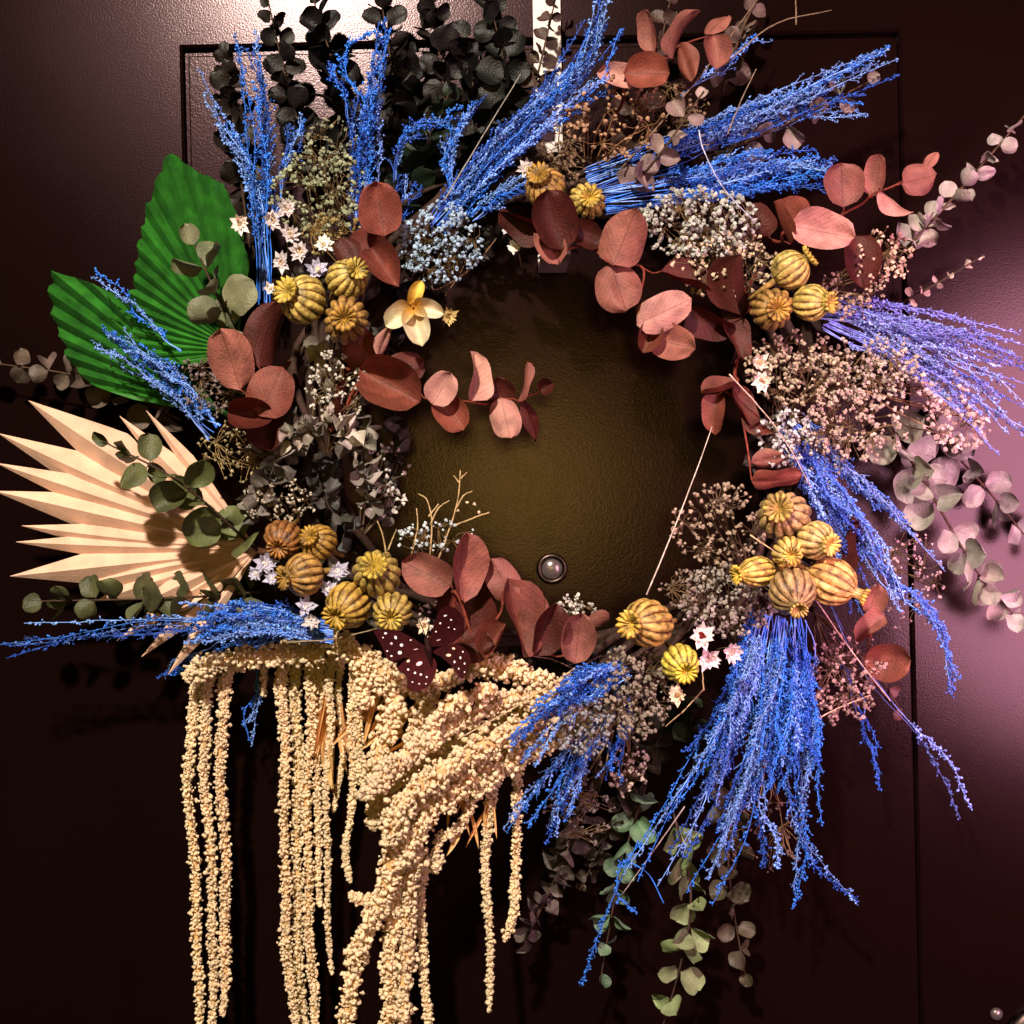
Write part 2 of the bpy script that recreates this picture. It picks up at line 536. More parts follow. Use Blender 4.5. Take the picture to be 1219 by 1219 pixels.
round_prof = lambda u: max(.02, math.sqrt(max(0, 1 - (2 * u - 1) ** 2)) ** 0.95)
blunt_prof = lambda u: max(.02, math.sqrt(max(0, 1 - abs(2 * u ** .85 - 1) ** 2.3)))
ovate_prof = lambda u: max(.02, (math.sin(math.pi * (min(1, u * .98 + .02)) ** .8) ** .75))
RED_LEAVES = [leaf_mesh('round_leaf', [round_prof, blunt_prof][k % 2], [.45, -.35, .7, .25, -.6, .4, 1.0, -.2][k], [.16, -.2, .3, .12, .22, -.3, .2, .35][k],
                        [.15, .3, -.25, .2, .45, .1, .35, -.2][k], [.04, .05, .04, .06, .045, .06, .05, .055][k], 12, 10, k) for k in range(8)]
EUC_LEAVES = [leaf_mesh('small_leaf', [round_prof, blunt_prof][k % 2], [.4, -.3, .7, .2, -.5, .9][k], [.15, -.15, .25, .05, -.25, .3][k],
                        [.1, .3, -.2, .2, 0, .5][k], [.04, .05, .03, .06, .05, .07][k], 10, 6, 20 + k) for k in range(6)]
CRISP_LEAVES = [leaf_mesh('crisp_leaf', [round_prof, ovate_prof][k % 2], [1.1, -1.2, 1.5, .8, -.9, 1.6][k], [.5, -.5, .6, -.4, .7, -.6][k],
                          [.4, -.5, .6, -.3, .5, -.6][k], [.14, .16, .12, .18, .15, .17][k], 7, 5, 40 + k) for k in range(6)]


def leaf_at(px, py, L, W, ang, d, mesh, mat, parent, color, tilt=0.0, flip=None):
    """leaf whose outline in the photo is centred at (px, py), L long, W wide, pointing at ang degrees"""
    a = math.radians(ang)
    t = RIGHT * math.cos(a) + UP * math.sin(a)
    s = np.cross(t, FRONT)
    wact = max(W, 0.62 * L)
    phi = math.acos(min(1, W / wact)) * (flip if flip else rng.choice([-1, 1]))
    x = s * math.cos(phi) + FRONT * math.sin(phi)
    n = unit(np.cross(x, t))
    tl = math.radians(tilt) + U01(-.15, .15)
    t2 = unit(t * math.cos(tl) + n * math.sin(tl))
    n2 = np.cross(x, t2)
    c = at(px, py, d)
    base = c - t2 * (L * PX / 2)
    M = basis(x, t2, n2, base, wact * PX, L * PX, L * PX)
    part('leaf', mesh, mat, parent, M, color=color)
    return base


PINK, REDD, SHADED, ROSE = lin(146, 88, 78), lin(124, 64, 52), lin(80, 32, 25), lin(178, 126, 116)  # third, darkest red is painted shade, for leaves covered by others
TONE = {'p': PINK, 'r': REDD, 'd': SHADED, 's': ROSE}
RED = [
 ('coppery red eucalyptus sprig standing up at the top, right of the hanger', .075, (715, 165), [
  (770, 88, 54, 44, -5, 'r', .010), (735, 90, 46, 30, 165, 's', 0), (778, 38, 50, 19, 82, 'p', 0), (808, 40, 62, 15, 72, 'p', .005), (819, 74, 52, 22, -62, 'r', .004), (854, 28, 40, 19, 55, 'p', 0), (851, 63, 42, 34, -85, 'p', .004)]),
 ('dusty red eucalyptus sprig curving along the upper right edge of the opening', .105, (600, 270), [
  (624, 264, 62, 26, 140, 'd', 0), (660, 262, 70, 52, 105, 'd', .012), (654, 290, 54, 34, 115, 'p', .004), (697, 280, 46, 32, 155, 'd', .006), (743, 284, 66, 52, 68, 'p', .018), (736, 343, 66, 54, -75, 'p', .014), (790, 371, 68, 42, 25, 's', .020), (772, 402, 40, 28, -110, 'r', .006), (801, 409, 54, 42, -15, 'p', .010), (815, 338, 64, 26, -15, 'd', 0), (846, 384, 62, 30, -35, 'd', 0)]),
 ('narrow brownish red leaves at the inner right edge beside two yellow pods', .100, (905, 320), [
  (886, 340, 68, 30, 80, 'd', .004), (873, 404, 56, 30, -78, 'd', 0), (880, 372, 46, 26, 30, 'd', -.008)]),
 ('rosy red eucalyptus sprig reaching right beneath the blue feathers', .105, (900, 285), [
  (905, 262, 44, 36, 120, 'd', -.01), (928, 268, 52, 26, 115, 'r', 0), (978, 276, 74, 46, -12, 's', .01), (1002, 221, 50, 48, 95, 'p', .006), (1025, 310, 64, 44, -82, 'd', -.012), (1046, 211, 48, 24, 70, 'p', 0), (1061, 242, 46, 20, -35, 's', 0), (1092, 214, 42, 38, 15, 'p', .004), (1108, 190, 24, 12, 48, 'p', 0)]),
 ('red oval leaves stacked above the trio of pods at upper left', .105, (430, 330), [
  (415, 300, 36, 32, 120, 'd', .002), (440, 288, 52, 46, 85, 'd', 0), (460, 320, 64, 40, -55, 'r', .008), (453, 249, 62, 50, 98, 'r', .012)]),
 ('large rusty red leaves beside the green palm, left side', .105, (345, 430), [
  (316, 398, 78, 40, 75, 'd', .004), (275, 427, 74, 52, 105, 'p', .014), (322, 466, 62, 54, 65, 'r', .010), (300, 494, 54, 36, 178, 'd', .004), (318, 512, 52, 46, -75, 'd', -.004)]),
 ('red eucalyptus sprig hanging into the opening from the left', .110, (395, 430), [
  (412, 482, 72, 15, 72, 'd', -.006), (430, 417, 58, 44, 115, 'r', .004), (455, 407, 38, 13, 62, 's', .008), (476, 442, 62, 42, 25, 'd', -.002), (465, 459, 80, 58, -28, 'r', .008), (526, 463, 42, 36, 60, 's', .010), (536, 490, 52, 38, -55, 'r', .002), (567, 448, 58, 24, 72, 's', .004), (596, 466, 38, 34, 105, 'd', -.020), (602, 499, 54, 36, -78, 's', -.004), (628, 456, 46, 7, 74, 'p', -.012), (633, 498, 52, 16, -75, 'd', -.022), (651, 460, 20, 20, 30, 'd', -.022)]),
 ('broad red eucalyptus leaves along the bottom of the opening', .115, (500, 745), [
  (508, 683, 62, 46, 155, 'p', .008), (547, 676, 80, 38, 98, 'p', .012), (555, 735, 78, 72, -85, 'd', -.004), (560, 768, 54, 42, 5, 'd', .010), (598, 690, 54, 38, 118, 'p', .004), (590, 765, 46, 26, 62, 'r', .010), (612, 736, 92, 38, -82, 'r', .006), (648, 748, 66, 38, 74, 'd', .006), (638, 730, 52, 34, 100, 'p', 0), (688, 759, 60, 40, 84, 'p', .004), (714, 736, 26, 18, 25, 'p', .002)]),
 ('small drooping red leaves at the right inner edge above the long straw', .100, (878, 425), [
  (858, 466, 46, 14, 205, 'r', .004), (851, 492, 46, 26, -95, 'r', 0), (879, 484, 52, 24, -78, 'd', 0), (902, 505, 44, 18, -60, 'd', 0), (914, 546, 40, 22, 15, 'p', .004), (925, 572, 58, 24, 8, 'r', .008)]),
 ('red leaves low on the right, outside the pod cluster', .085, (985, 690), [
  (1004, 650, 84, 18, 82, 'd', -.006), (1040, 712, 38, 30, 78, 'p', 0), (1036, 746, 44, 22, 215, 'p', .004), (1056, 787, 54, 46, 8, 'r', 0)]),
]
for ri, (label, d0, root, leaves) in enumerate(RED):
    rp = at(root[0], root[1], d0 - .05)
    t = thing('red_eucalyptus_sprig', label, 'leaf sprig', rp, 'dyed red eucalyptus sprigs')
    bases = []
    for i, (px, py, L, W, ang, tone, dd) in enumerate(leaves):
        b = leaf_at(px, py, L, W, ang, d0 + dd, RED_LEAVES[(ri * 3 + i * 5) % 8], M_RED, t, jit(TONE[tone], .10), tilt=U01(-14, 14))
        bases.append(b)
    for chunk in range(1):
        mb = MB()
        order = sorted(bases, key=lambda b: float(np.linalg.norm(b - rp)))
        pts = [rp]
        for b in order:
            if np.linalg.norm(b - pts[-1]) > .006: pts.append(pts[-1] * .35 + b * .65)
        if len(pts) < 2: pts.append(order[-1])
        sp = spline(pts, 8 * len(pts))
        mb.tube(sp, np.linspace(.0013, .0006, len(sp)), 5)
        for b in bases:
            k = int(np.argmin(np.linalg.norm(sp - b, axis=1)))
            if np.linalg.norm(sp[k] - b) > .001:
                mb.tube(spline([sp[max(0, k - 2)], (sp[k] + b) / 2 - UP * .0005, b], 5), .0005, 4)
        part('stem', mb.mesh('stem'), M_STEM, t, color=lin(120, 52, 38))


# ---------------------------------------------------------------- eucalyptus and dark foliage sprigs
def sprig(name, label, path, size, color, n, d, meshes=EUC_LEAVES, mat=M_EUC, stemcol=(70, 50, 38), group='eucalyptus sprigs tucked into the wreath',
          spread=62, face=.7, cat='leaf sprig', taper=.55, var=.22):
    if not isinstance(d, (tuple, list)): d = [d * .55] + [d] * (len(path) - 1)
    elif len(d) != len(path): d = list(np.interp(np.linspace(0, 1, len(path)), np.linspace(0, 1, len(d)), d))
    P = [at(x, y, dd) for (x, y), dd in zip(path, d)]
    sp = spline(P, 40)
    t = thing(name, label, cat, P[0], group)
    mb = MB()
    mb.tube(sp, np.linspace(.0012, .0005, 40), 5)
    tg = np.gradient(sp, axis=0)
    psi = U01(0, 6.28)
    for i in range(n):
        u = (i + .7) / n * .99
        k = min(39, int(u * 39))
        T = unit(tg[k])
        a = unit(np.cross(T, FRONT + .01 * UP)); b = np.cross(T, a)
        for side in ((0, math.pi) if i < n - 1 else (0,)):
            ps_ = psi + side + U01(-.35, .35)
            sp_ = math.radians(spread + U01(-18, 18)) if i < n - 1 else .3
            tip = unit(T * math.cos(sp_) + (a * math.cos(ps_) + b * math.sin(ps_)) * math.sin(sp_))
            nr = unit(FRONT * face + T * .5 * U01(-.3, 1) + rng.normal(size=3) * .35)
            nr = unit(nr - tip * np.dot(nr, tip))
            x = np.cross(tip, nr)
            s = size * PX * (1 - (1 - taper) * u) * U01(.8, 1.15)
            base = sp[k] + tip * s * .12
            if base[1] + tip[1] * s > -.003:       # keep clear of the door
                tip = unit(tip - np.array([0, tip[1], 0]) + FRONT * .1); nr = unit(nr - tip * np.dot(nr, tip)); x = np.cross(tip, nr)
            mesh = meshes[int(rng.integers(len(meshes)))]
            part('leaf', mesh, mat, t, basis(x, tip, nr, base, s * U01(.85, 1.1), s, s), color=jit(color, var))
            mb.tube([sp[k], base], .0004, 4, False)
        psi += math.pi / 2 + U01(-.2, .2)
    part('stem', mb.mesh('stem'), M_STEM, t, color=lin(*stemcol))
    return t


E = 'eucalyptus_sprig'
DK, DKG, OLV, GRY = lin(52, 40, 32), lin(30, 44, 24), lin(84, 88, 52), lin(104, 104, 86)
PALE, PGRN, MAUV, BGE = lin(190, 160, 150), lin(140, 158, 112), lin(128, 100, 98), lin(196, 172, 150)
sprig(E, 'dark brown eucalyptus sprig behind the leftmost blue grass at the top', [(300, 320), (280, 160), (264, 55)], 34, lin(34, 26, 20), 14, .025)
sprig(E, 'dark eucalyptus sprig in front of the bright patch of door, top left', [(388, 230), (350, 130), (318, -5)], 36, lin(26, 21, 17), 17, .030)
sprig(E, 'dark eucalyptus sprig with larger leaves at the top edge, left of the looped grass', [(420, 220), (405, 110), (372, -5)], 46, lin(16, 13, 11), 15, .028)
sprig(E, 'brown eucalyptus sprig at the top edge above the looped blue grass', [(480, 230), (470, 110), (452, -12)], 44, lin(24, 18, 15), 16, .024)
sprig(E, 'dark eucalyptus sprig at the top edge, middle of the dark patch', [(540, 250), (530, 120), (512, -8)], 44, lin(26, 20, 16), 16, .028)
sprig(E, 'blackish green eucalyptus sprig left of the hanger strip', [(590, 230), (605, 110), (580, -10)], 44, lin(15, 16, 11), 17, .03)
sprig(E, 'brown eucalyptus sprig crossing over the hanger strip at the top', [(610, 210), (640, 90), (664, -12)], 26, lin(66, 48, 42), 15, .032)
sprig(E, 'dark green eucalyptus sprig in the gap left of the large blue diagonal plume', [(470, 280), (495, 200), (535, 110)], 46, lin(18, 30, 14), 12, .035)
sprig(E, 'blackish eucalyptus sprig filling the dark patch left of the hanger', [(560, 240), (570, 150), (550, 40)], 46, lin(12, 10, 8), 13, .02)
sprig(E, 'blackish eucalyptus sprig right of the looped blue plume', [(500, 250), (492, 160), (490, 60)], 46, lin(13, 11, 8), 13, .02)
sprig(E, 'brown eucalyptus sprig behind the red leaves at the top edge', [(720, 200), (770, 110), (800, -8)], 36, lin(70, 48, 42), 9, .03)
sprig(E, 'glassy mauve grey eucalyptus sprig crossing the dark blue stalks', [(742, 236), (790, 178), (838, 108)], 34, lin(140, 116, 112), 6, .09)
sprig(E, 'grey eucalyptus sprig between the two long blue plumes at right', [(830, 190), (920, 155), (1045, 92)], 34, lin(120, 102, 98), 8, .07)
sprig(E, 'grey eucalyptus tip at the top edge right of the red sprig', [(860, 110), (880, 45), (905, -10)], 30, lin(92, 72, 66), 6, .03)
sprig(E, 'pale folded eucalyptus sprig reaching the right edge, upper right', [(1070, 305), (1135, 235), (1228, 128)], 30, lin(158, 142, 138), 13, .045, face=.3)
sprig(E, 'thin budded eucalyptus tip lying on the mauve lit door right of the pods', [(1075, 360), (1120, 335), (1172, 303)], 13, PALE, 6, .03, face=.3)
sprig(E, 'pale beige eucalyptus sprig drooping to the lower right edge', [(1055, 505), (1095, 565), (1150, 660), (1178, 700), (1235, 762)], 44, lin(138, 130, 122), 13, .05, face=1.3)
sprig(E, 'faint mauve eucalyptus sprig at the right edge behind the beige one', [(1080, 490), (1150, 555), (1235, 655)], 44, lin(116, 104, 104), 9, .02, face=1.3)
sprig(E, 'dim brown eucalyptus sprig hanging low, right of the large blue plume', [(870, 930), (868, 1040), (888, 1170)], 36, lin(70, 62, 46), 10, .04)
sprig(E, 'pale green eucalyptus sprig hanging lowest under the blue plume', [(800, 960), (822, 1060), (812, 1140), (786, 1232)], 38, lin(128, 142, 98), 9, .06, taper=.7)
sprig(E, 'sea green eucalyptus sprig hanging beside a blue tip at the bottom', [(770, 930), (738, 1040), (714, 1170)], 34, lin(96, 122, 96), 8, .05)
sprig(E, 'dark grey eucalyptus sprig hanging right of the short cream tassels', [(715, 900), (672, 1020), (622, 1128)], 30, lin(88, 78, 72), 16, .04, CRISP_LEAVES)
sprig(E, 'brown eucalyptus sprig in the dark beneath the grey seed heads', [(790, 870), (740, 960), (690, 1060)], 28, lin(70, 60, 52), 15, .03, CRISP_LEAVES)
sprig(E, 'grey green rounded eucalyptus sprig lying on the green palm', [(288, 405), (258, 350), (228, 284)], 50, lin(110, 112, 84), 5, .105)
sprig(E, 'shrivelled dark eucalyptus sprig pointing left below the green palm', [(215, 500), (110, 452), (-8, 432)], 38, lin(92, 78, 68), 9, .035)
sprig(E, 'olive eucalyptus sprig lying across the cream palm', [(306, 655), (215, 575), (122, 525)], 48, OLV, 8, .115)
sprig(E, 'dark olive eucalyptus sprig below the cream palm pointing left', [(310, 705), (200, 712), (36, 716)], 44, lin(74, 76, 46), 11, .08, face=.25)
sprig(E, 'dark green eucalyptus sprig inside the lower right of the ring', [(800, 830), (825, 870), (850, 910)], 38, lin(36, 46, 24), 6, .05)
sprig(E, 'small dark eucalyptus sprig beyond the red leaves, lower right', [(990, 790), (1040, 800), (1075, 850)], 30, lin(92, 58, 58), 5, .035)
F = 'dried_foliage'
fg = 'crisp dried foliage in the ring'
for lab, path, size, col, n, d in [
    ('crisp grey white foliage under the trio of pods at upper left', [(385, 410), (400, 470), (420, 545)], 32, lin(158, 146, 138), 11, .105),
    ('curled grey foliage at the left inner edge of the ring', [(425, 470), (432, 540), (440, 610)], 28, lin(128, 120, 112), 10, .09),
    ('shrivelled dark foliage between red leaves and cream palm', [(345, 500), (330, 560), (300, 610)], 32, lin(104, 94, 88), 10, .095),
    ('frilly grey foliage just below the rusty red leaves', [(300, 530), (350, 520), (385, 500)], 30, lin(134, 122, 112), 9, .11),
    ('black crumpled foliage above the lower left pods', [(380, 540), (385, 590), (420, 640)], 30, lin(64, 60, 56), 9, .085),
    ('dark crumpled foliage at the left edge of the opening', [(470, 490), (468, 550), (460, 620)], 26, lin(84, 78, 72), 8, .07),
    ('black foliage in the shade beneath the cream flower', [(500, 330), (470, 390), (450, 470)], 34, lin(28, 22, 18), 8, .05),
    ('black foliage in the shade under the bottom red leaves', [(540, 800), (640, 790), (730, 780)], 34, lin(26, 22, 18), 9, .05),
    ('dark foliage at the top of the opening beside the hanger end', [(560, 300), (610, 280), (680, 300)], 30, lin(34, 24, 20), 8, .05),
    ('dark foliage along the right inner edge behind the red leaves', [(880, 400), (910, 480), (905, 560)], 32, lin(48, 30, 26), 9, .05),
    ('brown foliage behind the right pod cluster', [(930, 580), (960, 660), (950, 740)], 36, lin(52, 34, 30), 8, .05),
    ('dark foliage behind the left lower pods', [(320, 640), (380, 690), (440, 740)], 36, lin(48, 40, 30), 9, .05),
    ('dark foliage behind the upper left pods', [(330, 330), (390, 350), (440, 400)], 36, lin(40, 32, 26), 9, .05),
    ('dark foliage behind the upper right pods', [(860, 290), (920, 330), (990, 380)], 36, lin(62, 46, 40), 9, .05),
    ('dark green foliage under the bluish white blossoms', [(470, 300), (520, 320), (560, 260)], 32, lin(40, 46, 34), 8, .05)]:
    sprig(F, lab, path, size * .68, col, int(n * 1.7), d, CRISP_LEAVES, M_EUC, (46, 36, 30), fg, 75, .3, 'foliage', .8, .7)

# ---------------------------------------------------------------- fan palms
def palm(name, label, hub, segs, mat, d0, d1, color, reach, pleat=.35, seed=0):
    """segs: (angle, length px, half width px at its widest). Each leaflet is one V-folded blade"""
    r = np.random.default_rng(seed)
    hp = at(hub[0], hub[1], d0)
    t = thing(name, label, 'palm leaf', hp, 'dried fan palm leaves')
    for ang, L, hwid in segs:
        a = math.radians(ang)
        tip = RIGHT * math.cos(a) + UP * math.sin(a)
        side = np.cross(tip, FRONT)
        mb = MB()
        rows = 14
        v = []
        dz = r.uniform(-.004, .004); bend = r.uniform(-.008, .010); wob = r.uniform(-2.5, 2.5)
        for i in range(rows + 1):
            u = i / rows
            y = u * L
            w_ = np.interp(u, [0, .08, reach, reach + .02, 1], [1.0, hwid * .14, hwid, hwid * 1.0, .25])
            ctr = at(hub[0], hub[1], d0 + (d1 - d0) * u) + tip * y * PX + FRONT * (dz * u + bend * u * u) + side * wob * PX * math.sin(3 * u)
            h = w_ * pleat
            for sv, sh in ((-1, -.5), (-.5, 0.02), (0, .5), (.5, 0.02), (1, -.5)):
                p = ctr + side * sv * w_ * PX + FRONT * sh * h * 2 * PX
                v.append(p)
        n0 = len(v)
        v = np.array(v)
        back = v - FRONT * .0004
        allv = np.vstack([v, back])
        q = []
        for i in range(rows):
            for j in range(4):
                k = i * 5 + j
                q.append((k, k + 1, k + 6, k + 5)); q.append((n0 + k, n0 + k + 5, n0 + k + 6, n0 + k + 1))
            for j in (0, 4):
                k = i * 5 + j
                q.append((k, k + 5, n0 + k + 5, n0 + k))
        mb.add(allv, q=q)
        part('leaflet', mb.mesh('leaflet', False), mat, t)
    mb = MB()
    mb.tube(spline([hp, at(hub[0] + 25, hub[1] + 4, d0 - .01), at(hub[0] + 60, hub[1] + 6, d0 - .025)], 8), .0022, 6)
    part('stalk', mb.mesh('stalk'), mat, t)
    return t


palm('cream_palm', 'bleached cream fan palm with pointed blades at the left', (306, 655),
     [(129, 216, 9), (136, 232, 14), (147, 330, 30), (155.8, 342, 25), (161.5, 328, 20), (167.3, 322, 23), (174, 284, 16), (178, 288, 15),
      (186, 294, 22), (191, 220, 17), (197.5, 206, 21), (205, 160, 15), (213, 198, 11), (223, 186, 11), (235, 180, 10)],
     M_CREAM, .055, .075, None, .63, .5, 3)


def outline_len(hub, ang, poly):
    a = math.radians(ang); dx, dy = math.cos(a), -math.sin(a)
    best = 0
    for (x1, y1), (x2, y2) in zip(poly, poly[1:] + poly[:1]):
        ex, ey = x2 - x1, y2 - y1
        den = dx * ey - dy * ex
        if abs(den) < 1e-9: continue
        s_ = ((x1 - hub[0]) * ey - (y1 - hub[1]) * ex) / den
        u = ((x1 - hub[0]) * dy - (y1 - hub[1]) * dx) / den
        if s_ > 0 and 0 <= u <= 1: best = max(best, s_)
    return best


def cut_palm(name, label, hub, a0, a1, n, poly, d0, d1, seed):
    step = (a1 - a0) / n
    hp = at(hub[0], hub[1], d0)
    t = thing(name, label, 'palm leaf', hp, 'dried fan palm leaves')
    r = np.random.default_rng(seed)
    for i in range(n):
        mb = MB(); v = []; rows = 8
        cols = [(a0 + step * (i + f), sh) for f, sh in ((0, -.5), (.25, 0.05), (.5, .5), (.75, 0.05), (1.0, -.5))]
        lens = [outline_len(hub, a, poly) * r.uniform(.97, 1.0) for a, _ in cols]
        if min(lens) < 25: continue
        for k in range(rows + 1):
            u = max(.03, k / rows)
            for (a_, sh), L in zip(cols, lens):
                a = math.radians(a_)
                wd = L * u * math.radians(abs(step)) * .85
                v.append(at(hub[0], hub[1], d0 + (d1 - d0) * u) + (RIGHT * math.cos(a) + UP * math.sin(a)) * u * L * PX + FRONT * (.006 * math.sin(2.5 * u + a) + sh * wd * PX))
        n0 = len(v); v = np.array(v); allv = np.vstack([v, v - FRONT * .0004]); q = []
        for k in range(rows):
            for j in range(4):
                b_ = k * 5 + j
                q.append((b_, b_ + 1, b_ + 6, b_ + 5)); q.append((n0 + b_, n0 + b_ + 5, n0 + b_ + 6, n0 + b_ + 1))
        mb.add(allv, q=q)
        part('leaflet', mb.mesh('leaflet', False), M_GREEN, t)
    mb = MB()
    mb.tube(spline([hp, at(hub[0] + 25, hub[1] + 15, d0 - .008), at(hub[0] + 60, hub[1] + 30, d0 - .02)], 8), .0022, 6)
    part('stalk', mb.mesh('stalk'), M_GREEN, t)


cut_palm('green_palm', 'tall green pleated palm spear behind the rounded grey green leaves', (284, 418), 84, 196, 19,
         [(200, 172), (182, 205), (170, 240), (160, 285), (153, 340), (147, 352), (150, 385), (175, 425), (190, 432), (300, 440), (300, 330), (284, 260), (266, 214), (222, 190)], .052, .072, 1)
cut_palm('green_palm', 'lower green pleated palm spear at far left with a clipped tip', (262, 488), 128, 188, 12,
         [(52, 314), (100, 328), (152, 356), (220, 400), (300, 480), (290, 500), (150, 474), (100, 456), (72, 425), (58, 385), (48, 352)], .040, .055, 2)

# ---------------------------------------------------------------- dyed blue grass
def strand_geo(path, r0, r1, head, nb, blen, stem_mb, seed_mb, seed_px=2.0):
    """a stalk with short branchlets full of seeds on its outer part"""
    n = 26
    sp = spline(path, n)
    sp = sp + np.cumsum(rng.normal(size=(n, 3)) * .00042, axis=0) * np.linspace(0, 1, n)[:, None]
    stem_mb.tube(sp, np.linspace(r0, r1, n), 4, False)
    tg = np.gradient(sp, axis=0)
    pos = []; dirs = []
    for i in range(nb):
        u = head + (1 - head) * (i + U01()) / nb
        f = u * (n - 1); k = min(n - 2, int(f)); fr = f - k
        p = sp[k] * (1 - fr) + sp[k + 1] * fr
        T = unit(tg[k])
        side = unit(np.cross(T, rng.normal(size=3)))
        env = math.sin(math.pi * min(1, .18 + .82 * (u - head) / (1 - head))) ** .6
        bl = blen * PX * (.3 + .7 * env) * U01(.5, 1.5)
        e = p + (T * .86 + side * .5) * bl
        mid = p + (T * .5 + side * .32) * bl
        stem_mb.tube([p, mid, e], [.00028, .00024, .0002], 3, False)
        m = int(rng.integers(2, 6))
        for j in range(m):
            q = (j + 1) / m
            pos.append(p + (e - p) * q + rng.normal(size=3) * .0006); dirs.append(unit(e - p))
    pos = np.array(pos)
    if len(pos):
        s = np.clip(rng.normal(seed_px, .6, size=len(pos)), .9, 4.0) * PX * .56
        seed_mb.inst(OCT_V, OCT_F, pos, rand_rot(len(pos)), np.stack([s * 1.7, s, s], 1))


def bunch(label, strands, head=.35, nb=26, blen=12, seed_px=2.2, name='blue_grass_bunch', scale_r=1.0, col=(48, 126, 248)):
    """strands: list of (path [(px, py)...], depths)"""
    p0, d0 = strands[0][0][0], strands[0][1][0]
    t = thing(name, label, 'dried grass', at(p0[0], p0[1], d0), 'bunches of blue dyed grass')
    for path, dep in strands:
        dep = np.interp(np.linspace(0, 1, len(path)), np.linspace(0, 1, len(dep)), dep)
        P = [at(x, y, dd) for (x, y), dd in zip(path, dep)]
        a, b = MB(), MB()
        strand_geo(P, .00045 * scale_r, .00025 * scale_r, head + U01(-.05, .10), int(nb * U01(.8, 1.4)), blen, a, b, seed_px)
        k_ = U01()
        cc = lin(*col)
        if k_ < .42: cc = tuple(cc[i] * .55 + lin(170, 200, 255)[i] * .45 for i in range(4))
        elif k_ < .65: cc = (cc[0] * .4, cc[1] * .4, cc[2] * .55, 1)
        s_ = part('stalk', a.mesh('stalk'), M_BLUESTEM, t, color=jit(cc, .1))
        part('seed_head', b.mesh('seed_head'), M_BLUE, s_, kind='stuff', color=jit(cc, .15))
    return t


def fan(path, n, rb, rt, d, dspread=.012, short=.3):
    """n strands that follow one path, spread rb px wide at the base and rt px at the tip"""
    out = []
    p = np.array(path, float)
    k = len(p)
    seg = unit(p[-1] - p[0]); nrm = np.array([-seg[1], seg[0]])
    for i in range(n):
        o = U01(-1, 1)
        cut = 1 - short * U01() ** 1.5
        full = spline(np.c_[p, np.zeros(k)], 24)[:, :2]
        m = max(6, int(24 * cut))
        f = full[np.linspace(0, m - 1, 6).astype(int)]
        ww = np.linspace(0, 1, len(f)) * cut
        bow = U01(-1, 1) * rt * .5
        q = f + nrm[None] * (o * (rb + (rt - rb) * ww) + bow * ww * ww * (1.0 if i % 4 else 2.0))[:, None] + rng.normal(size=f.shape) * (1.5 + 3.5 * ww)[:, None]
        dz = U01(-dspread, dspread)
        out.append(([tuple(x) for x in q], [d * .8 if isinstance(d, float) else d[0], (d if isinstance(d, float) else d[1]) + dz]))
    return out


bunch('thin blue grass plume leaning left above the green palm', fan([(318, 345), (305, 240), (278, 175), (230, 92)], 6, 6, 4, (.05, .06)), .3, 30, 9)
bunch('upright blue grass plume left of the bright patch of door', fan([(312, 360), (312, 240), (308, 140), (292, 30)], 9, 12, 11, (.05, .07), short=.25), .25, 30, 10)
bunch('short blue grass tip in front of the dark top left sprig', fan([(330, 260), (342, 190), (368, 130)], 4, 4, 8, (.05, .06)), .4, 16, 9)
b3 = fan([(430, 280), (432, 190), (442, 110), (462, 18)], 12, 15, 14, (.05, .07), short=.35)
b3.append(([(440, 200), (438, 130), (412, 90), (418, 55), (448, 38)], [.05, .07]))
bunch('upright blue grass plume with a looped strand at the top', b3, .2, 28, 11, 2.4)
bunch('single blue grass stalk bent left of the looped plume', fan([(425, 200), (412, 130), (400, 85), (382, 45)], 2, 3, 3, (.05, .05)), .45, 20, 8)
bunch('large diagonal blue plume rising right to the top edge', fan([(520, 270), (575, 205), (650, 130), (712, 75), (738, -5)], 24, 14, 34, (.06, .075), short=.5), .12, 34, 13, 2.5)
bunch('short curled blue plume branching left of the large diagonal one', fan([(545, 245), (535, 195), (548, 155), (575, 118)], 6, 6, 12, (.06, .075)) + fan([(470, 215), (480, 170), (510, 148), (560, 160)], 4, 4, 7, (.05, .06)), .2, 22, 11, 2.3)
bunch('low dark blue tuft below the curled plume', fan([(450, 270), (480, 235), (482, 180)], 5, 10, 16, (.04, .045)) + fan([(560, 260), (600, 230), (650, 200)], 5, 6, 8, (.06, .065)), .2, 18, 10, 2.0)
bunch('long blue plume pointing right, the topmost of the right pair', fan([(700, 215), (800, 178), (930, 125), (1085, 62)], 15, 16, 14, (.055, .085), short=.45), .45, 36, 11, 2.3)
bunch('bushy blue plume pointing right above the rosy leaves', fan([(720, 238), (820, 222), (930, 206), (1028, 204)], 21, 16, 32, (.06, .085), short=.4), .35, 34, 13, 2.3)
bunch('small blue grass tip beside the top right red leaf', fan([(800, 125), (860, 75), (928, 34)], 3, 3, 6, (.05, .05)), .5, 18, 9)
bunch('sparse greyish blue grass between the two right plumes', fan([(860, 170), (960, 135), (1045, 125)], 5, 6, 12, (.06, .07)), .4, 18, 9, 1.9)
bunch('pale blue grass sweeping to the right edge, the upper sweep', fan([(975, 365), (1060, 375), (1140, 398), (1232, 424)], 15, 14, 18, (.07, .075), short=.35), .15, 34, 8, 2.2, col=(134, 140, 236))  # lilac colour paints the flare's wash onto the blue dye
bunch('pale blue grass sweeping down to the right edge, the lower sweep', fan([(990, 375), (1080, 415), (1150, 465), (1235, 530)], 22, 20, 30, (.07, .075), short=.35), .12, 34, 9, 2.2, col=(126, 136, 236))  # same painted flare wash in the colour, not a paler dye
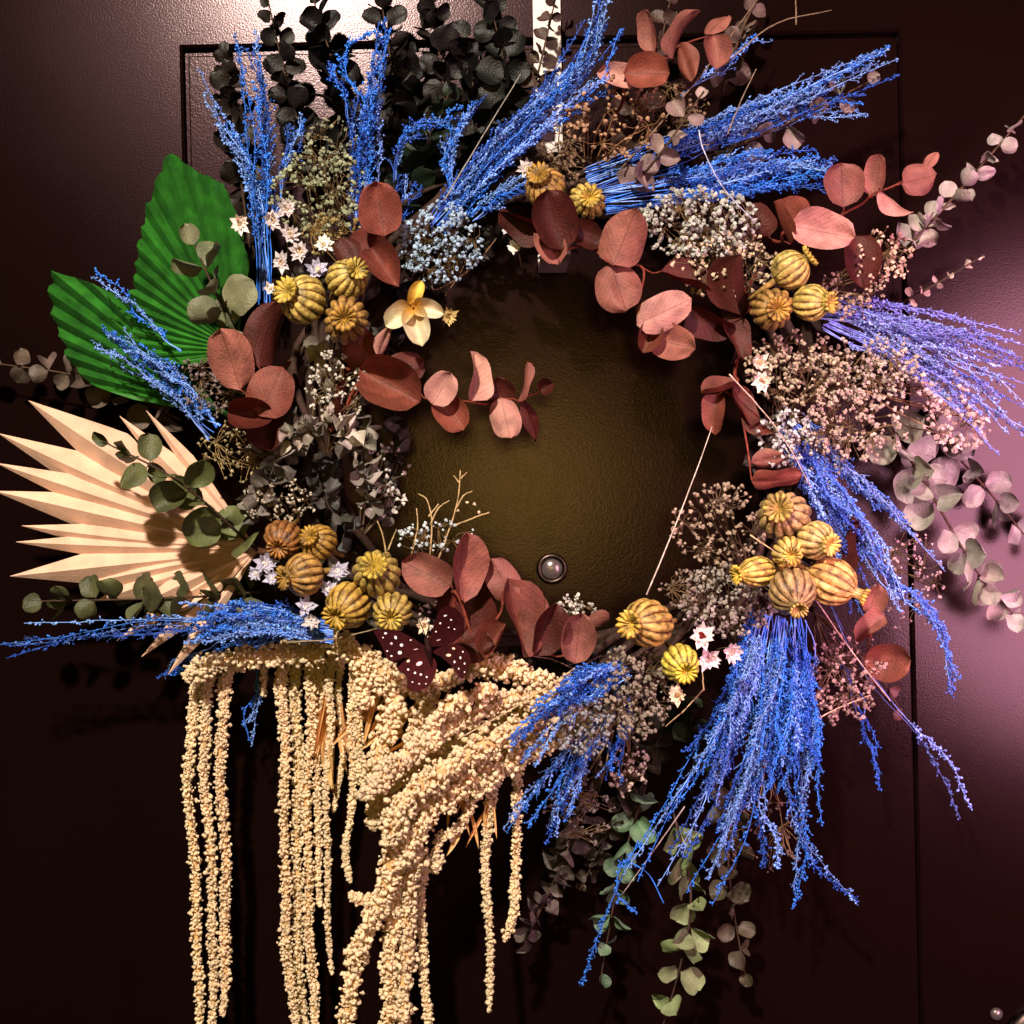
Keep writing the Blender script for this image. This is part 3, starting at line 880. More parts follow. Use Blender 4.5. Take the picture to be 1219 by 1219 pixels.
bunch('blue plume hanging right of the pod cluster', fan([(940, 500), (985, 570), (1035, 640), (1085, 735)], 24, 22, 46, (.07, .085), short=.5) + fan([(950, 510), (1010, 570), (1095, 630)], 4, 10, 6, (.07, .08)) + fan([(980, 560), (1050, 680), (1115, 740), (1140, 835)], 5, 12, 5, (.07, .08), short=.1), .12, 34, 11, 2.3, col=(84, 126, 240))  # slightly lighter blue, a weaker flare wash put into the colour
big = fan([(925, 735), (905, 830), (860, 950), (800, 1075)], 29, 34, 50, (.085, .095), short=.6)
big += fan([(930, 735), (925, 820), (915, 900), (900, 985)], 20, 32, 74, (.085, .10), short=.45)
big += fan([(945, 735), (958, 820), (955, 900), (948, 985)], 8, 10, 16, (.085, .09), short=.35)
big += fan([(930, 760), (935, 900), (955, 1000), (1024, 1078)], 2, 8, 3, (.08, .08), short=.05)
big += fan([(930, 760), (950, 900), (955, 1000), (946, 1075)], 2, 6, 3, (.08, .08), short=.05)
big += fan([(925, 760), (900, 900), (910, 980), (922, 1034)], 2, 6, 3, (.08, .08), short=.05)
bunch('largest bright blue plume hanging below the pod cluster', big, .15, 38, 12, 2.4)
bunch('lone blue grass stalk hanging over the door at lower right', fan([(985, 715), (1040, 810), (1100, 885), (1160, 978)], 2, 2, 3, (.06, .06), short=.05), .55, 34, 8, 2.2, col=(128, 146, 236))  # pale colour holds the painted flare wash of the right side
bunch('thin faded blue grass tips left of the lone stalk', fan([(1000, 790), (1025, 860), (1052, 945)], 3, 6, 8, (.05, .05), short=.3), .55, 14, 9, 1.8)
low = fan([(745, 795), (700, 815), (655, 850), (612, 900)], 14, 12, 16, (.12, .135), short=.5)
low += fan([(740, 800), (690, 880), (640, 940), (600, 1000)], 4, 8, 10, (.10, .11), short=.35)
low += fan([(745, 800), (700, 880), (675, 950), (655, 1005)], 7, 8, 16, (.10, .10), short=.3)
low += fan([(745, 810), (735, 870), (718, 935)], 4, 6, 10, (.09, .09), short=.2)
bunch('blue grass falling over the cream ropes left of the grey seed heads', low, .15, 28, 10, 2.3)
bunch('curled blue strand and tip hanging by the sea green leaves', [([(790, 1075), (772, 1040), (745, 1025), (735, 1060), (760, 1085)], [.08, .08]), ([(760, 1000), (735, 1060), (712, 1120), (693, 1180)], [.07, .06])], .35, 22, 7, 2.3)
flat = fan([(395, 752), (330, 742), (270, 742), (215, 748)], 30, 14, 22, (.11, .105), short=.35)
flat += fan([(380, 750), (250, 745), (120, 755), (-10, 768)], 6, 8, 9, (.10, .09), short=.12)
bunch('blue grass lying flat to the left above the cream tassels', flat, .1, 32, 9, 2.2)
bunch('thin blue strands dropping behind the left cream tassels', fan([(315, 770), (305, 820), (288, 888)], 3, 5, 5, (.05, .05)) + fan([(260, 770), (220, 790), (188, 815)], 3, 6, 8, (.07, .06)), .2, 16, 8, 2.0)
bunch('blue grass plume pointing up left over the lower green palm', fan([(255, 515), (220, 475), (175, 435), (112, 402)], 12, 12, 10, (.08, .08), short=.4), .15, 28, 10, 2.3)
bunch('fine blue strand crossing the two green palms', fan([(215, 420), (170, 378), (104, 322)], 2, 2, 3, (.08, .08), short=.1), .25, 26, 7, 2.0)

# ---------------------------------------------------------------- airy blossom sprays
def spray(label, c, r, n, col, root, d, bud=3.2, stem=(120, 96, 66), name='blossom_spray', cat='dried flowers', clump=3, extra=()):
    rp = at(root[0], root[1], d - .045)
    t = thing(name, label, cat, rp, 'sprays of tiny dried blossoms')
    smb, bmb = MB(), MB()
    m = max(5, n // 9)
    subs = []
    for i in range(m):
        a = U01(0, 6.28); q = math.sqrt(U01()) * .8
        subs.append(at(c[0] + r[0] * q * math.cos(a), c[1] + r[1] * q * math.sin(a), d + U01(-.014, .002)))
    for s in subs:
        mid = (rp * .45 + s * .55) + rng.normal(size=3) * .004
        smb.tube(spline([rp, mid, s], 7), [.0006, .0006, .0005, .0005, .00045, .0004, .0004], 4, False)
    pos, scl = [], []
    for i in range(int(n * 1.25)):
        a = U01(0, 6.28); q = math.sqrt(U01())
        p = at(c[0] + r[0] * q * math.cos(a), c[1] + r[1] * q * math.sin(a), d + U01(-.012, .014) * math.sqrt(max(0, 1 - q * q * .8)))
        s = min(subs, key=lambda z: float(np.sum((z - p) ** 2)))
        mid = (s + p) / 2 + rng.normal(size=3) * .0015
        smb.tube([s, mid, p], [.0003, .00026, .00022], 3, False)
        for k in range(int(rng.integers(1, clump + 1))):
            pp = p + rng.normal(size=3) * bud * PX * .7
            pos.append(pp); scl.append(bud * PX * U01(.55, 1.15))
    scl = np.array(scl)
    bmb.inst(SPIKY, ICO_F, np.array(pos), rand_rot(len(pos)), np.stack([scl, scl, scl * .85], 1))
    part('stems', smb.mesh('stems'), M_STEM, t, color=lin(*stem), kind='stuff')
    part('blossoms', bmb.mesh('blossoms', False), M_BUD, t, color=lin(*col), kind='stuff')


W_, GREY_, BEI, BRN, PUR = (205, 214, 224), (150, 146, 134), (206, 186, 158), (150, 116, 92), (120, 98, 106)
spray('bluish white blossom cluster at the base of the large diagonal plume', (524, 288), (52, 48), 170, (150, 172, 196), (540, 330), .095, 3.0)
spray('grey green blossom cluster above the white star flowers', (378, 225), (56, 55), 110, (142, 146, 118), (400, 300), .085, 3.4)
spray('olive twiggy spray between star flowers and red leaf, upper left', (400, 280), (42, 30), 40, (152, 132, 84), (420, 330), .09, 2.4, (150, 118, 66))
spray('dense grey blossom cluster under the bushy right plume', (832, 265), (72, 42), 170, (166, 166, 158), (850, 330), .105, 3.5)
spray('beige blossom cluster between the grey cluster and two yellow pods', (862, 312), (62, 40), 110, (196, 172, 146), (870, 370), .100, 3.2)
spray('cream blossom cluster below the upper right pods', (948, 440), (62, 44), 160, (184, 166, 140), (930, 500), .105, 3.1)
spray('cream blossom cluster spreading right under the upper blue sweep', (1035, 440), (62, 40), 120, (176, 160, 146), (960, 480), .095, 3.0)
spray('cream blossom cluster above the hanging right plume', (1020, 505), (62, 42), 130, (178, 154, 140), (960, 510), .095, 3.1)
spray('outermost branching spray with pinkish buds at right', (1140, 505), (40, 30), 46, (186, 156, 150), (1030, 465), .075, 4.2, (170, 122, 100))
spray('small pinkish buds near the right edge between the blue sweeps', (1120, 465), (30, 22), 26, (186, 156, 156), (1040, 450), .08, 3.8, (170, 122, 100))
spray('whitish fluffy cluster at the root of the hanging right plume', (935, 520), (34, 36), 80, (186, 186, 182), (930, 560), .10, 3.2)
spray('brown twiggy spray below the top red leaf', (735, 140), (62, 48), 70, (168, 130, 100), (700, 215), .07, 3.2, (130, 92, 62))
spray('dim brown spray right of the hanger strip', (672, 165), (34, 52), 70, (120, 98, 78), (680, 235), .06, 2.8)
spray('small beige bud cluster beyond the upper right pods', (1052, 305), (34, 34), 56, (206, 168, 148), (990, 340), .085, 3.2)
spray('brown grey airy spray left of the pod cluster', (858, 625), (60, 48), 100, (172, 146, 128), (900, 700), .085, 3.2, (110, 84, 64))
spray('grey airy spray between the small straw flowers and pod cluster', (868, 715), (60, 42), 150, (168, 156, 148), (880, 780), .095, 3.4, (104, 82, 66))
spray('dense grey brown seed heads right of the cream ropes', (752, 825), (50, 56), 180, (150, 136, 122), (790, 800), .12, 3.2, (104, 82, 60))
spray('bluish grey fluff between the ropes and seed heads', (695, 865), (38, 34), 80, (140, 140, 148), (760, 830), .125, 3.0)
spray('mauve brown spray right of the largest blue plume', (1008, 805), (46, 56), 110, (160, 124, 122), (970, 730), .08, 3.2, (124, 90, 76))
spray('purple brown spray left of the rusty red leaves', (262, 455), (50, 40), 90, (120, 104, 102), (330, 480), .085, 2.8)
spray('olive twiggy spray over the upper blades of the cream palm', (285, 535), (56, 40), 60, (156, 140, 104), (345, 560), .09, 2.4, (140, 116, 74))
spray('white speckled spray at the left edge of the opening', (452, 570), (36, 46), 50, (196, 190, 182), (430, 640), .08, 3.0, (126, 104, 80))
spray('small blue white buds at the foot of the bare twigs', (520, 640), (48, 20), 30, (190, 200, 206), (500, 690), .085, 2.8, (140, 112, 70))
spray('tiny white buds just above the bottom red leaves', (686, 722), (24, 12), 26, (206, 200, 190), (690, 760), .09, 2.8)
spray('grey buds around the peeling straw at the lower right of the opening', (822, 700), (36, 26), 50, (150, 128, 116), (850, 750), .09, 2.8)
spray('dim buds around the blue tips below the grey seed heads', (745, 915), (30, 30), 30, (176, 160, 146), (750, 850), .07, 3.2)
spray('dark speckled buds right of the butterfly', (520, 735), (22, 28), 34, (206, 196, 190), (520, 780), .10, 2.6, (60, 40, 36))


for lab_, c_, r_, n_, col_, root_, d_, b_ in [
    ('fine grey filler between the hanging right plume and cream clusters', (975, 545), (40, 36), 70, (166, 152, 144), (950, 600), .075, 2.6),
    ('fine whitish filler around the two right sweeps of pale grass', (1085, 430), (55, 34), 70, (190, 176, 176), (1000, 420), .07, 2.6),
    ('fine beige filler right of the upper right pods', (1010, 350), (42, 30), 60, (176, 150, 132), (980, 390), .085, 2.6),
    ('fine mauve filler outside the hanging right plume', (1080, 690), (44, 60), 60, (170, 138, 142), (1000, 640), .055, 2.4),
    ('fine grey green filler between the two upright left plumes', (395, 180), (34, 42), 60, (128, 126, 104), (410, 260), .06, 2.6),
    ('fine brown filler below the smallest blue tip at top right', (800, 125), (48, 34), 60, (138, 108, 88), (770, 190), .055, 2.4),
    ('fine white filler among the crisp foliage at left', (400, 460), (36, 44), 56, (196, 188, 178), (390, 540), .118, 2.6),
    ('fine pale filler left of the lower left pods', (330, 595), (44, 26), 56, (176, 164, 146), (350, 640), .10, 2.4),
    ('fine dusky filler under the largest blue plume', (905, 990), (60, 50), 46, (110, 84, 80), (910, 900), .05, 2.4),
    ('fine grey filler left of the grey seed heads below the ropes', (690, 960), (44, 50), 50, (120, 108, 104), (730, 870), .06, 2.4)]:
    spray(lab_, c_, r_, n_, col_, root_, d_, b_)


def twig(label, root, branches, col, d, buds=(), name='bare_twig', rad=.00065, cat='twig', budcol=(210, 190, 160)):
    t = thing(name, label, cat, at(root[0], root[1], d - .02), 'bare straws and twigs')
    mb = MB()
    for br in branches:
        P = [at(x, y, d) for x, y in br]
        sp = spline(P, 12) + rng.normal(size=(12, 3)) * .0001
        mb.tube(sp, np.linspace(rad, rad * .55, 12), 5)
    part('stem', mb.mesh('stem'), M_STEM, t, color=lin(*col))
    if buds:
        bm = MB()
        s = np.full(len(buds), 2.4 * PX)
        bm.inst(SPIKY, ICO_F, np.array([at(x, y, d) for x, y in buds]), rand_rot(len(buds)), np.stack([s, s, s], 1))
        part('buds', bm.mesh('buds', False), M_BUD, t, color=lin(*budcol), kind='stuff')


twig('pale branching bare twig standing into the opening at its lower left', (522, 660), [
    [(522, 665), (535, 630), (545, 595), (548, 560)], [(543, 605), (552, 590), (562, 585)], [(547, 575), (540, 566)], [(548, 570), (556, 562)],
    [(535, 628), (560, 618), (582, 610)], [(512, 660), (514, 620), (508, 595), (498, 588)], [(512, 625), (522, 605), (535, 596)], [(490, 660), (497, 630), (496, 605)],
    [(460, 660), (455, 635), (449, 620)], [(462, 655), (472, 630)], [(510, 615), (522, 600)]], (172, 146, 104), .088, [(565, 600), (570, 610), (556, 598), (545, 608)])
twig('long straight straw slanting across the right side of the opening', (770, 708), [[(770, 708), (812, 605), (848, 508)]], (214, 196, 180), .115, rad=.0005)
twig('thin curved straw from the red leaves down past the pod cluster', (870, 440), [[(868, 445), (900, 480), (935, 525), (965, 580)]], (196, 160, 150), .118, rad=.00055)
twig('straw crossing the small middle pod of the right cluster', (893, 637), [[(893, 637), (915, 652), (938, 668)]], (220, 186, 140), .155, rad=.00055)
twig('thin bluish straw curving over the bushy right plume', (832, 150), [[(832, 155), (838, 180), (862, 225), (900, 265)]], (190, 190, 220), .11, rad=.00055)
twig('short straw poking up through the top right blue plume', (866, 150), [[(866, 160), (880, 125), (900, 82)]], (150, 122, 108), .105, rad=.00055)
twig('straight straws fanning up to the top edge beside the red sprig', (760, 160), [[(740, 200), (830, 95), (905, -5)], [(860, 80), (920, 30), (990, 12)], [(948, 30), (947, -8)]], (130, 104, 84), .07, rad=.0006)
twig('straw in front of the large diagonal blue plume', (530, 240), [[(528, 240), (570, 170), (620, 88)]], (170, 160, 150), .09, rad=.00055)
twig('thin straw lying over the cream ropes', (560, 870), [[(545, 880), (620, 838), (685, 795)]], (226, 196, 150), .152, rad=.0005)
twig('straw running down left from the straw flowers to the dark', (838, 822), [[(838, 820), (815, 845), (792, 865)], [(838, 822), (835, 790)]], (190, 160, 120), .125, rad=.00055)
twig('thin straw crossing beneath the largest blue plume', (760, 1010), [[(815, 960), (780, 1010), (740, 1065)]], (180, 160, 160), .095, rad=.0005)
twig('thin straw lying below the right pod cluster', (975, 720), [[(965, 705), (1010, 770), (1060, 835)]], (200, 160, 150), .1, rad=.0005)
twig('short beige straws crossing at the lower right spray', (980, 855), [[(975, 855), (1000, 842), (1036, 828)]], (190, 150, 132), .09, rad=.00055)
twig('wispy brown twig curling by the cream flower', (515, 335), [[(590, 285), (560, 320), (520, 345), (513, 335)], [(545, 330), (530, 352)]], (120, 92, 70), .085, rad=.0006)
twig('pale straw lying along the bottom red leaves', (640, 785), [[(630, 780), (660, 786), (690, 800)], [(660, 812), (690, 795), (715, 780)]], (176, 132, 128), .11, rad=.0005)
twig('dark stalk lying on the flat blue grass and cream clump', (430, 770), [[(340, 765), (400, 760), (460, 745)]], (160, 140, 110), .13, rad=.0006)

# ---------------------------------------------------------------- poppy heads
def pod(label, px, py, r, cdx, cdy, d, stretch=1.0, tube_=.0, col=(206, 164, 72), ribs=13, squash=1.0):
    """crown offset (cdx, cdy) in units of the capsule's radius, towards the crown"""
    ax = RIGHT * cdx - UP * cdy
    ln = math.hypot(cdx, cdy)
    axis = unit(ax + FRONT * math.sqrt(max(.04, 1 - min(.98, ln) ** 2)))
    R = r * PX * .95
    c = at(px, py, d)
    t = thing('poppy_head', label, 'seed pod', c - axis * R * 1.0, 'dried yellow poppy heads')
    ph = 0.0
    dent, dp = U01(.02, .06), U01(0, 6.28)
    stretch *= U01(.92, 1.1)

    def rb(th, h):
        e = max(0, 1 - (abs(h) / (R * 1.15)) ** 2)
        cr = abs(math.cos(ribs * .5 * th + ph))
        return 1 + .085 * e * (1 - 2.4 * (1 - cr) ** 1.3) + dent * math.sin(2 * th + dp) + .6 * dent * math.sin(3 * th + 2 * dp + h / R) + .014 * math.sin(8 * h / R + 4 * th + dp) * math.sin(5 * th + dp)
    prof = []
    for i in range(19):
        u = i / 18
        th = math.pi * (.04 + .90 * u)
        prof.append((R * squash * math.sin(th) ** .86, -R * stretch * math.cos(th)))
    top = prof[-1][1]
    nk = R * .26 + 0
    prof += [(nk, top + R * (.05 + tube_)), (nk * 1.05, top + R * (.12 + tube_))]
    M = axis_matrix(axis, c) @ Matrix.Rotation(U01(0, 6.28), 4, 'Z')
    part('capsule', lathe(prof, 66, rb).mesh('capsule'), M_POD, t, M, color=jit(lin(*col), .06))
    # crown: scalloped disc with raised rays
    mb = MB()
    z0 = top + R * (.10 + tube_)
    rc = R * (.62 if tube_ == 0 else .40)
    seg = ribs * 4
    rows = [(.03, -.22), (.16, -.06), (.40, .05), (.7, .12), (1.0, .20), (1.03, .14), (.7, .02), (.3, -.02)]
    v = []
    for k, (rr, hh) in enumerate(rows):
        for j in range(seg):
            th = 2 * math.pi * j / seg
            ray = .5 + .5 * math.cos(ribs * th)
            sc_ = 1 - (.11 if k in (4, 5) else 0) * (1 - ray)
            lift = (.17 if k in (2, 3, 4) else 0) * ray
            v.append((rc * rr * sc_ * math.cos(th), rc * rr * sc_ * math.sin(th), z0 + rc * (hh * (2.6 if tube_ else 1.4) + lift * 1.6)))
    q = []
    for i in range(len(rows) - 1):
        for j in range(seg):
            k = (j + 1) % seg
            q.append((i * seg + j, i * seg + k, (i + 1) * seg + k, (i + 1) * seg + j))
    mb.add(v, q=q)
    part('crown', mb.mesh('crown'), M_POD, t, M, color=jit(lin(min(255, col[0] + 6), col[1] + 4, int(col[2] * .82)), .06))
    mb = MB()
    b0 = c - axis * R * stretch * .97
    e = b0 - axis * .018 - FRONT * .014
    mb.tube(spline([b0, b0 - axis * .009, e], 8), np.linspace(.0022, .0014, 8), 6)
    part('stem', mb.mesh('stem'), M_STEM, t, color=lin(150, 116, 60))


YEL, AMB, TAN = (192, 164, 86), (168, 128, 68), (188, 154, 102)
D1 = .13
pod('yellow poppy head at upper left, left one of three, crown to the left', 361, 357, 27, -.5, -.22, D1, 1.0, 0, YEL)
pod('smallest of three poppy heads at upper left, crown to the upper right', 413, 332, 23, .5, -.3, D1, 1.0, 0, YEL)
pod('poppy head facing out below the other two at upper left', 412, 381, 26, .02, .05, D1 + .006, .95, 0, AMB)
pod('amber poppy head at the top of the opening behind dark red leaves', 650, 226, 25, -.3, -.42, .105, 1.05, 0, AMB)
pod('small yellow poppy head at the top of the opening, facing out', 699, 239, 21, .08, .05, .115, .95, 0, YEL)
pod('upright ribbed poppy head at upper right, crown to the upper right', 941, 321, 22, .78, -.55, .125, 1.05, 0, YEL)
pod('brownish poppy head at upper right, lower left of three, facing out', 919, 368, 24, .08, .12, .125, .95, 0, AMB)
pod('yellow poppy head at upper right with its crown to the right', 966, 360, 21, .72, .1, .13, 1.05, 0, YEL)
pod('orange brown poppy head nearest the cream palm', 338, 641, 22, -.15, .42, .11, 1.0, 0, (158, 104, 54))
pod('poppy head right of the orange one at lower left, crown to the upper left', 380, 646, 21, -.4, -.35, .115, 1.0, 0, (178, 136, 60))
pod('amber poppy head between two tufts of white stars, crown to the left', 362, 684, 24, -.8, .12, .125, 1.0, 0, AMB)
pod('large yellow poppy head facing up, left of the pink red leaves', 449, 683, 27, -.04, -.3, .13, 1.0, 0, YEL)
pod('ochre poppy head at lower left turned down left', 415, 720, 26, -.42, .4, .125, 1.0, 0, (176, 140, 62))
pod('yellow poppy head right above the butterfly', 467, 729, 23, .0, .22, .135, .95, 0, YEL)
pod('poppy head at the foot of the long straw, crown to the left', 771, 742, 28, -.66, -.02, .13, 1.0, 0, (214, 172, 92))
pod('greenish yellow poppy head beside the small straw flowers', 810, 790, 22, .15, .3, .13, .95, 0, (212, 190, 78))
pod('topmost poppy head of the right cluster, crown to the upper left', 933, 614, 29, -.33, -.25, .13, .95, 0, TAN)
pod('poppy head of the right cluster with its crown facing right', 971, 643, 22, .55, .2, .14, 1.0, 0, (222, 186, 116))
pod('smallest middle poppy head of the right cluster', 938, 658, 18, .05, .15, .142, .95, 0, (226, 190, 104))
pod('elongated poppy head of the right cluster pointing left', 901, 681, 19, -.92, .1, .135, 1.25, 0, (220, 180, 90), squash=.95)
pod('poppy head of the right cluster with a tube mouth facing down', 943, 704, 27, .08, .58, .145, 1.0, .12, TAN)
pod('poppy head of the right cluster with a tube mouth at lower right', 990, 692, 26, .86, .42, .135, 1.1, .22, (212, 164, 94))

# ---------------------------------------------------------------- small star flowers
def star(label, px, py, r, d, col, ctr, npet=9, cup=.35, face=None):
    c = at(px, py, d)
    ax = unit(FRONT + RIGHT * U01(-.4, .4) + UP * U01(-.3, .4)) if face is None else unit(FRONT + RIGHT * face[0] + UP * face[1])
    t = thing('star_flower', label, 'flower', c - ax * .004, 'small white dried star flowers')
    M = axis_matrix(ax, c)
    R = r * PX
    mb = MB()
    for layer, (k, rr, h) in enumerate(((npet, 1.0, cup), (npet - 2, .7, cup * 1.6))):
        for i in range(k):
            a = 2 * math.pi * (i + .5 * layer) / k + U01(-.15, .15)
            L = R * rr * U01(.65, 1.2); wd = R * rr * (2.4 / npet)
            u = np.array([math.cos(a), math.sin(a), 0]); s = np.array([-math.sin(a), math.cos(a), 0]); z = np.array([0, 0, 1.0])
            p = [u * R * .12 - s * wd * .3, u * R * .12 + s * wd * .3, u * L * .55 + s * wd + z * R * h * .35, u * L * .55 - s * wd + z * R * h * .35, u * L + z * R * h * U01(.1, 1.9), u * L * .55 + z * R * h * .2]
            mb.add(np.array(p), t=[(0, 1, 5), (1, 2, 5), (0, 5, 3), (2, 4, 5), (5, 4, 3)])
    part('petals', mb.mesh('petals', False), M_PETAL, t, M, color=lin(*col), kind='stuff')
    cm = MB()
    n = 16
    a = rng.uniform(0, 6.28, n); q = np.sqrt(rng.uniform(0, 1, n)) * R * .26
    sc2 = np.full(n, R * .09)
    cm.inst(ICO_V, ICO_F, np.stack([q * np.cos(a), q * np.sin(a), np.full(n, R * .12)], 1), rand_rot(n), np.stack([sc2, sc2, sc2], 1))
    part('centre', cm.mesh('centre'), M_BUD, t, M, color=lin(*ctr))
    sm = MB(); sm.tube(spline([c, c - ax * .008, c - ax * .016 - FRONT * .02 - UP * .006], 7), .0005, 4)
    part('stem', sm.mesh('stem'), M_STEM, t, color=lin(110, 92, 60))


WH, LIL = (206, 194, 198), (192, 186, 212)
for lab, x, y, r, dd, col, ct in [
    ('pink white star flower at the rim of the green palm, leftmost', 285, 266, 13, .10, (240, 222, 214), (200, 170, 140)),
    ('white star flower on the blue stalks right of the leftmost star', 324, 262, 13, .10, WH, (210, 180, 150)),
    ('white star flower highest of the upper left tuft', 342, 248, 12, .10, WH, (210, 180, 150)),
    ('white star flower in the middle of the upper left tuft, higher', 345, 279, 13, .108, WH, (210, 180, 150)),
    ('white star flower in the middle of the upper left tuft, lower', 357, 299, 13, .112, WH, (210, 180, 150)),
    ('white star flower lowest of the tuft, above the left pod', 335, 312, 13, .11, WH, (210, 180, 150)),
    ('lilac white star flower touching the smallest upper left pod', 378, 321, 15, .115, LIL, (210, 190, 170)),
    ('white star flower right of the tuft under the olive twigs', 386, 291, 12, .105, (240, 232, 226), (220, 200, 170)),
    ('small white star at the edge of the tuft beside the blue stalks', 322, 344, 8, .10, WH, (200, 180, 150)),
    ('lilac star flower left of the amber pod, upper', 316, 671, 14, .115, LIL, (220, 210, 210)),
    ('lilac star flower left of the amber pod, lower', 305, 683, 11, .11, LIL, (220, 210, 210)),
    ('lilac star flower tucked under the left side of the amber pod', 325, 689, 11, .118, LIL, (220, 210, 210)),
    ('lilac star flower between the amber pod and large yellow pod', 402, 681, 14, .12, LIL, (220, 210, 210)),
    ('lilac star flower above the ochre pod', 391, 702, 12, .12, LIL, (220, 210, 210)),
    ('lilac star flower on the end of the flat blue grass, upper', 364, 722, 13, .122, LIL, (220, 210, 210)),
    ('lilac star flower on the end of the flat blue grass, lower', 372, 739, 12, .122, WH, (220, 210, 210)),
    ('white star flower at the left top of the amber pod near the hanger', 627, 200, 11, .10, WH, (210, 190, 160)),
    ('white star flower alone at the top of the opening', 612, 295, 10, .09, (244, 238, 232), (220, 210, 190)),
    ('tiny white star flower above the lone one at the opening top', 602, 274, 5, .09, WH, (210, 190, 160)),
    ('withered yellow star flower right of the cream flower', 534, 377, 11, .10, (190, 168, 110), (150, 120, 60)),
    ('cream star flower at the right edge of the opening, upper', 904, 432, 13, .12, (226, 206, 194), (190, 150, 110)),
    ('cream star flower at the right edge of the opening, lower', 908, 453, 13, .125, (232, 212, 200), (170, 120, 90)),
    ('white straw flower with a dark red centre below the grey spray', 836, 757, 17, .135, (236, 220, 218), (110, 24, 18)),
    ('pinkish straw flower below the red centred one', 844, 784, 16, .13, (228, 206, 214), (190, 150, 150)),
    ('pinkish straw flower right of the red centred one', 871, 776, 14, .13, (228, 210, 214), (200, 160, 150)),
    ('white straw flower remnant below the greenish yellow pod', 806, 828, 13, .13, (230, 206, 180), (160, 120, 80)),
    ('white star fleck above the butterfly', 505, 745, 10, .13, (236, 214, 186), (190, 150, 110))]:
    star(lab, x, y, r, dd, col, ct, 9 if r > 9 else 6, .35)

# cream flower with four broad petals
M_THROAT = organic('throated_petal', None, 0.6, 0.2, 160, 0.22, 0.3, 700, 0.2, (1, .9, .6, 1), 0.05)
_nt = M_THROAT.node_tree
_tc = _nt.nodes.new('ShaderNodeTexCoord'); _sx = _nt.nodes.new('ShaderNodeSeparateXYZ'); _nt.links.new(_tc.outputs['Object'], _sx.inputs['Vector'])
_rp = _nt.nodes.new('ShaderNodeValToRGB')
_rp.color_ramp.elements[0].position = 0.08; _rp.color_ramp.elements[0].color = (.62, .36, .06, 1)
_rp.color_ramp.elements[1].position = 0.6; _rp.color_ramp.elements[1].color = (1, 1, 1, 1)
_nt.links.new(_sx.outputs['Y'], _rp.inputs['Fac'])
_b = _nt.nodes['Principled BSDF']; _src = _b.inputs['Base Color'].links[0].from_socket
_nt.links.new(mix_rgb(_nt, 'MULTIPLY', 1.0, _src, _rp.outputs['Color']), _b.inputs['Base Color'])
cf = at(491, 365, .125)
fl = thing('cream_flower', 'pale yellow dried flower with four broad petals at the opening\'s upper left', 'flower', cf - FRONT * .01)
for ang, L, W, dd in ((215, 38, 27, 0), (-76, 46, 30, .002), (-12, 37, 22, .0), (72, 32, 17, -.002)):
    a = math.radians(ang)
    mesh = leaf_mesh('petal', blunt_prof, .5, -.25, .35, .05, 10, 8, int(ang) + 300)
    tdir = RIGHT * math.cos(a) + UP * math.sin(a)
    tdir = unit(tdir + FRONT * U01(-.02, .12)); s_ = unit(np.cross(tdir, FRONT)); n_ = np.cross(s_, tdir)
    part('petal', mesh, M_THROAT, fl, basis(s_, tdir, n_, cf + FRONT * dd, W * PX, L * PX, L * PX), color=lin(226, 212, 178) if ang != 72 else lin(224, 190, 90))
cm = MB(); n = 18
cm.inst(ICO_V, ICO_F, cf + FRONT * .003 + rng.normal(size=(n, 3)) * .0011, rand_rot(n), np.full((n, 3), .0008))
part('centre', cm.mesh('centre'), M_BUD, fl, color=lin(176, 120, 40))
sm = MB(); sm.tube(spline([cf, cf - FRONT * .03, cf - FRONT * .05 - RIGHT * .02], 8), .0007, 5)
part('stem', sm.mesh('stem'), M_STEM, fl, color=lin(110, 90, 50))

# ---------------------------------------------------------------- hanging amaranth
CRM, ORG = lin(255, 233, 194), lin(246, 202, 142)


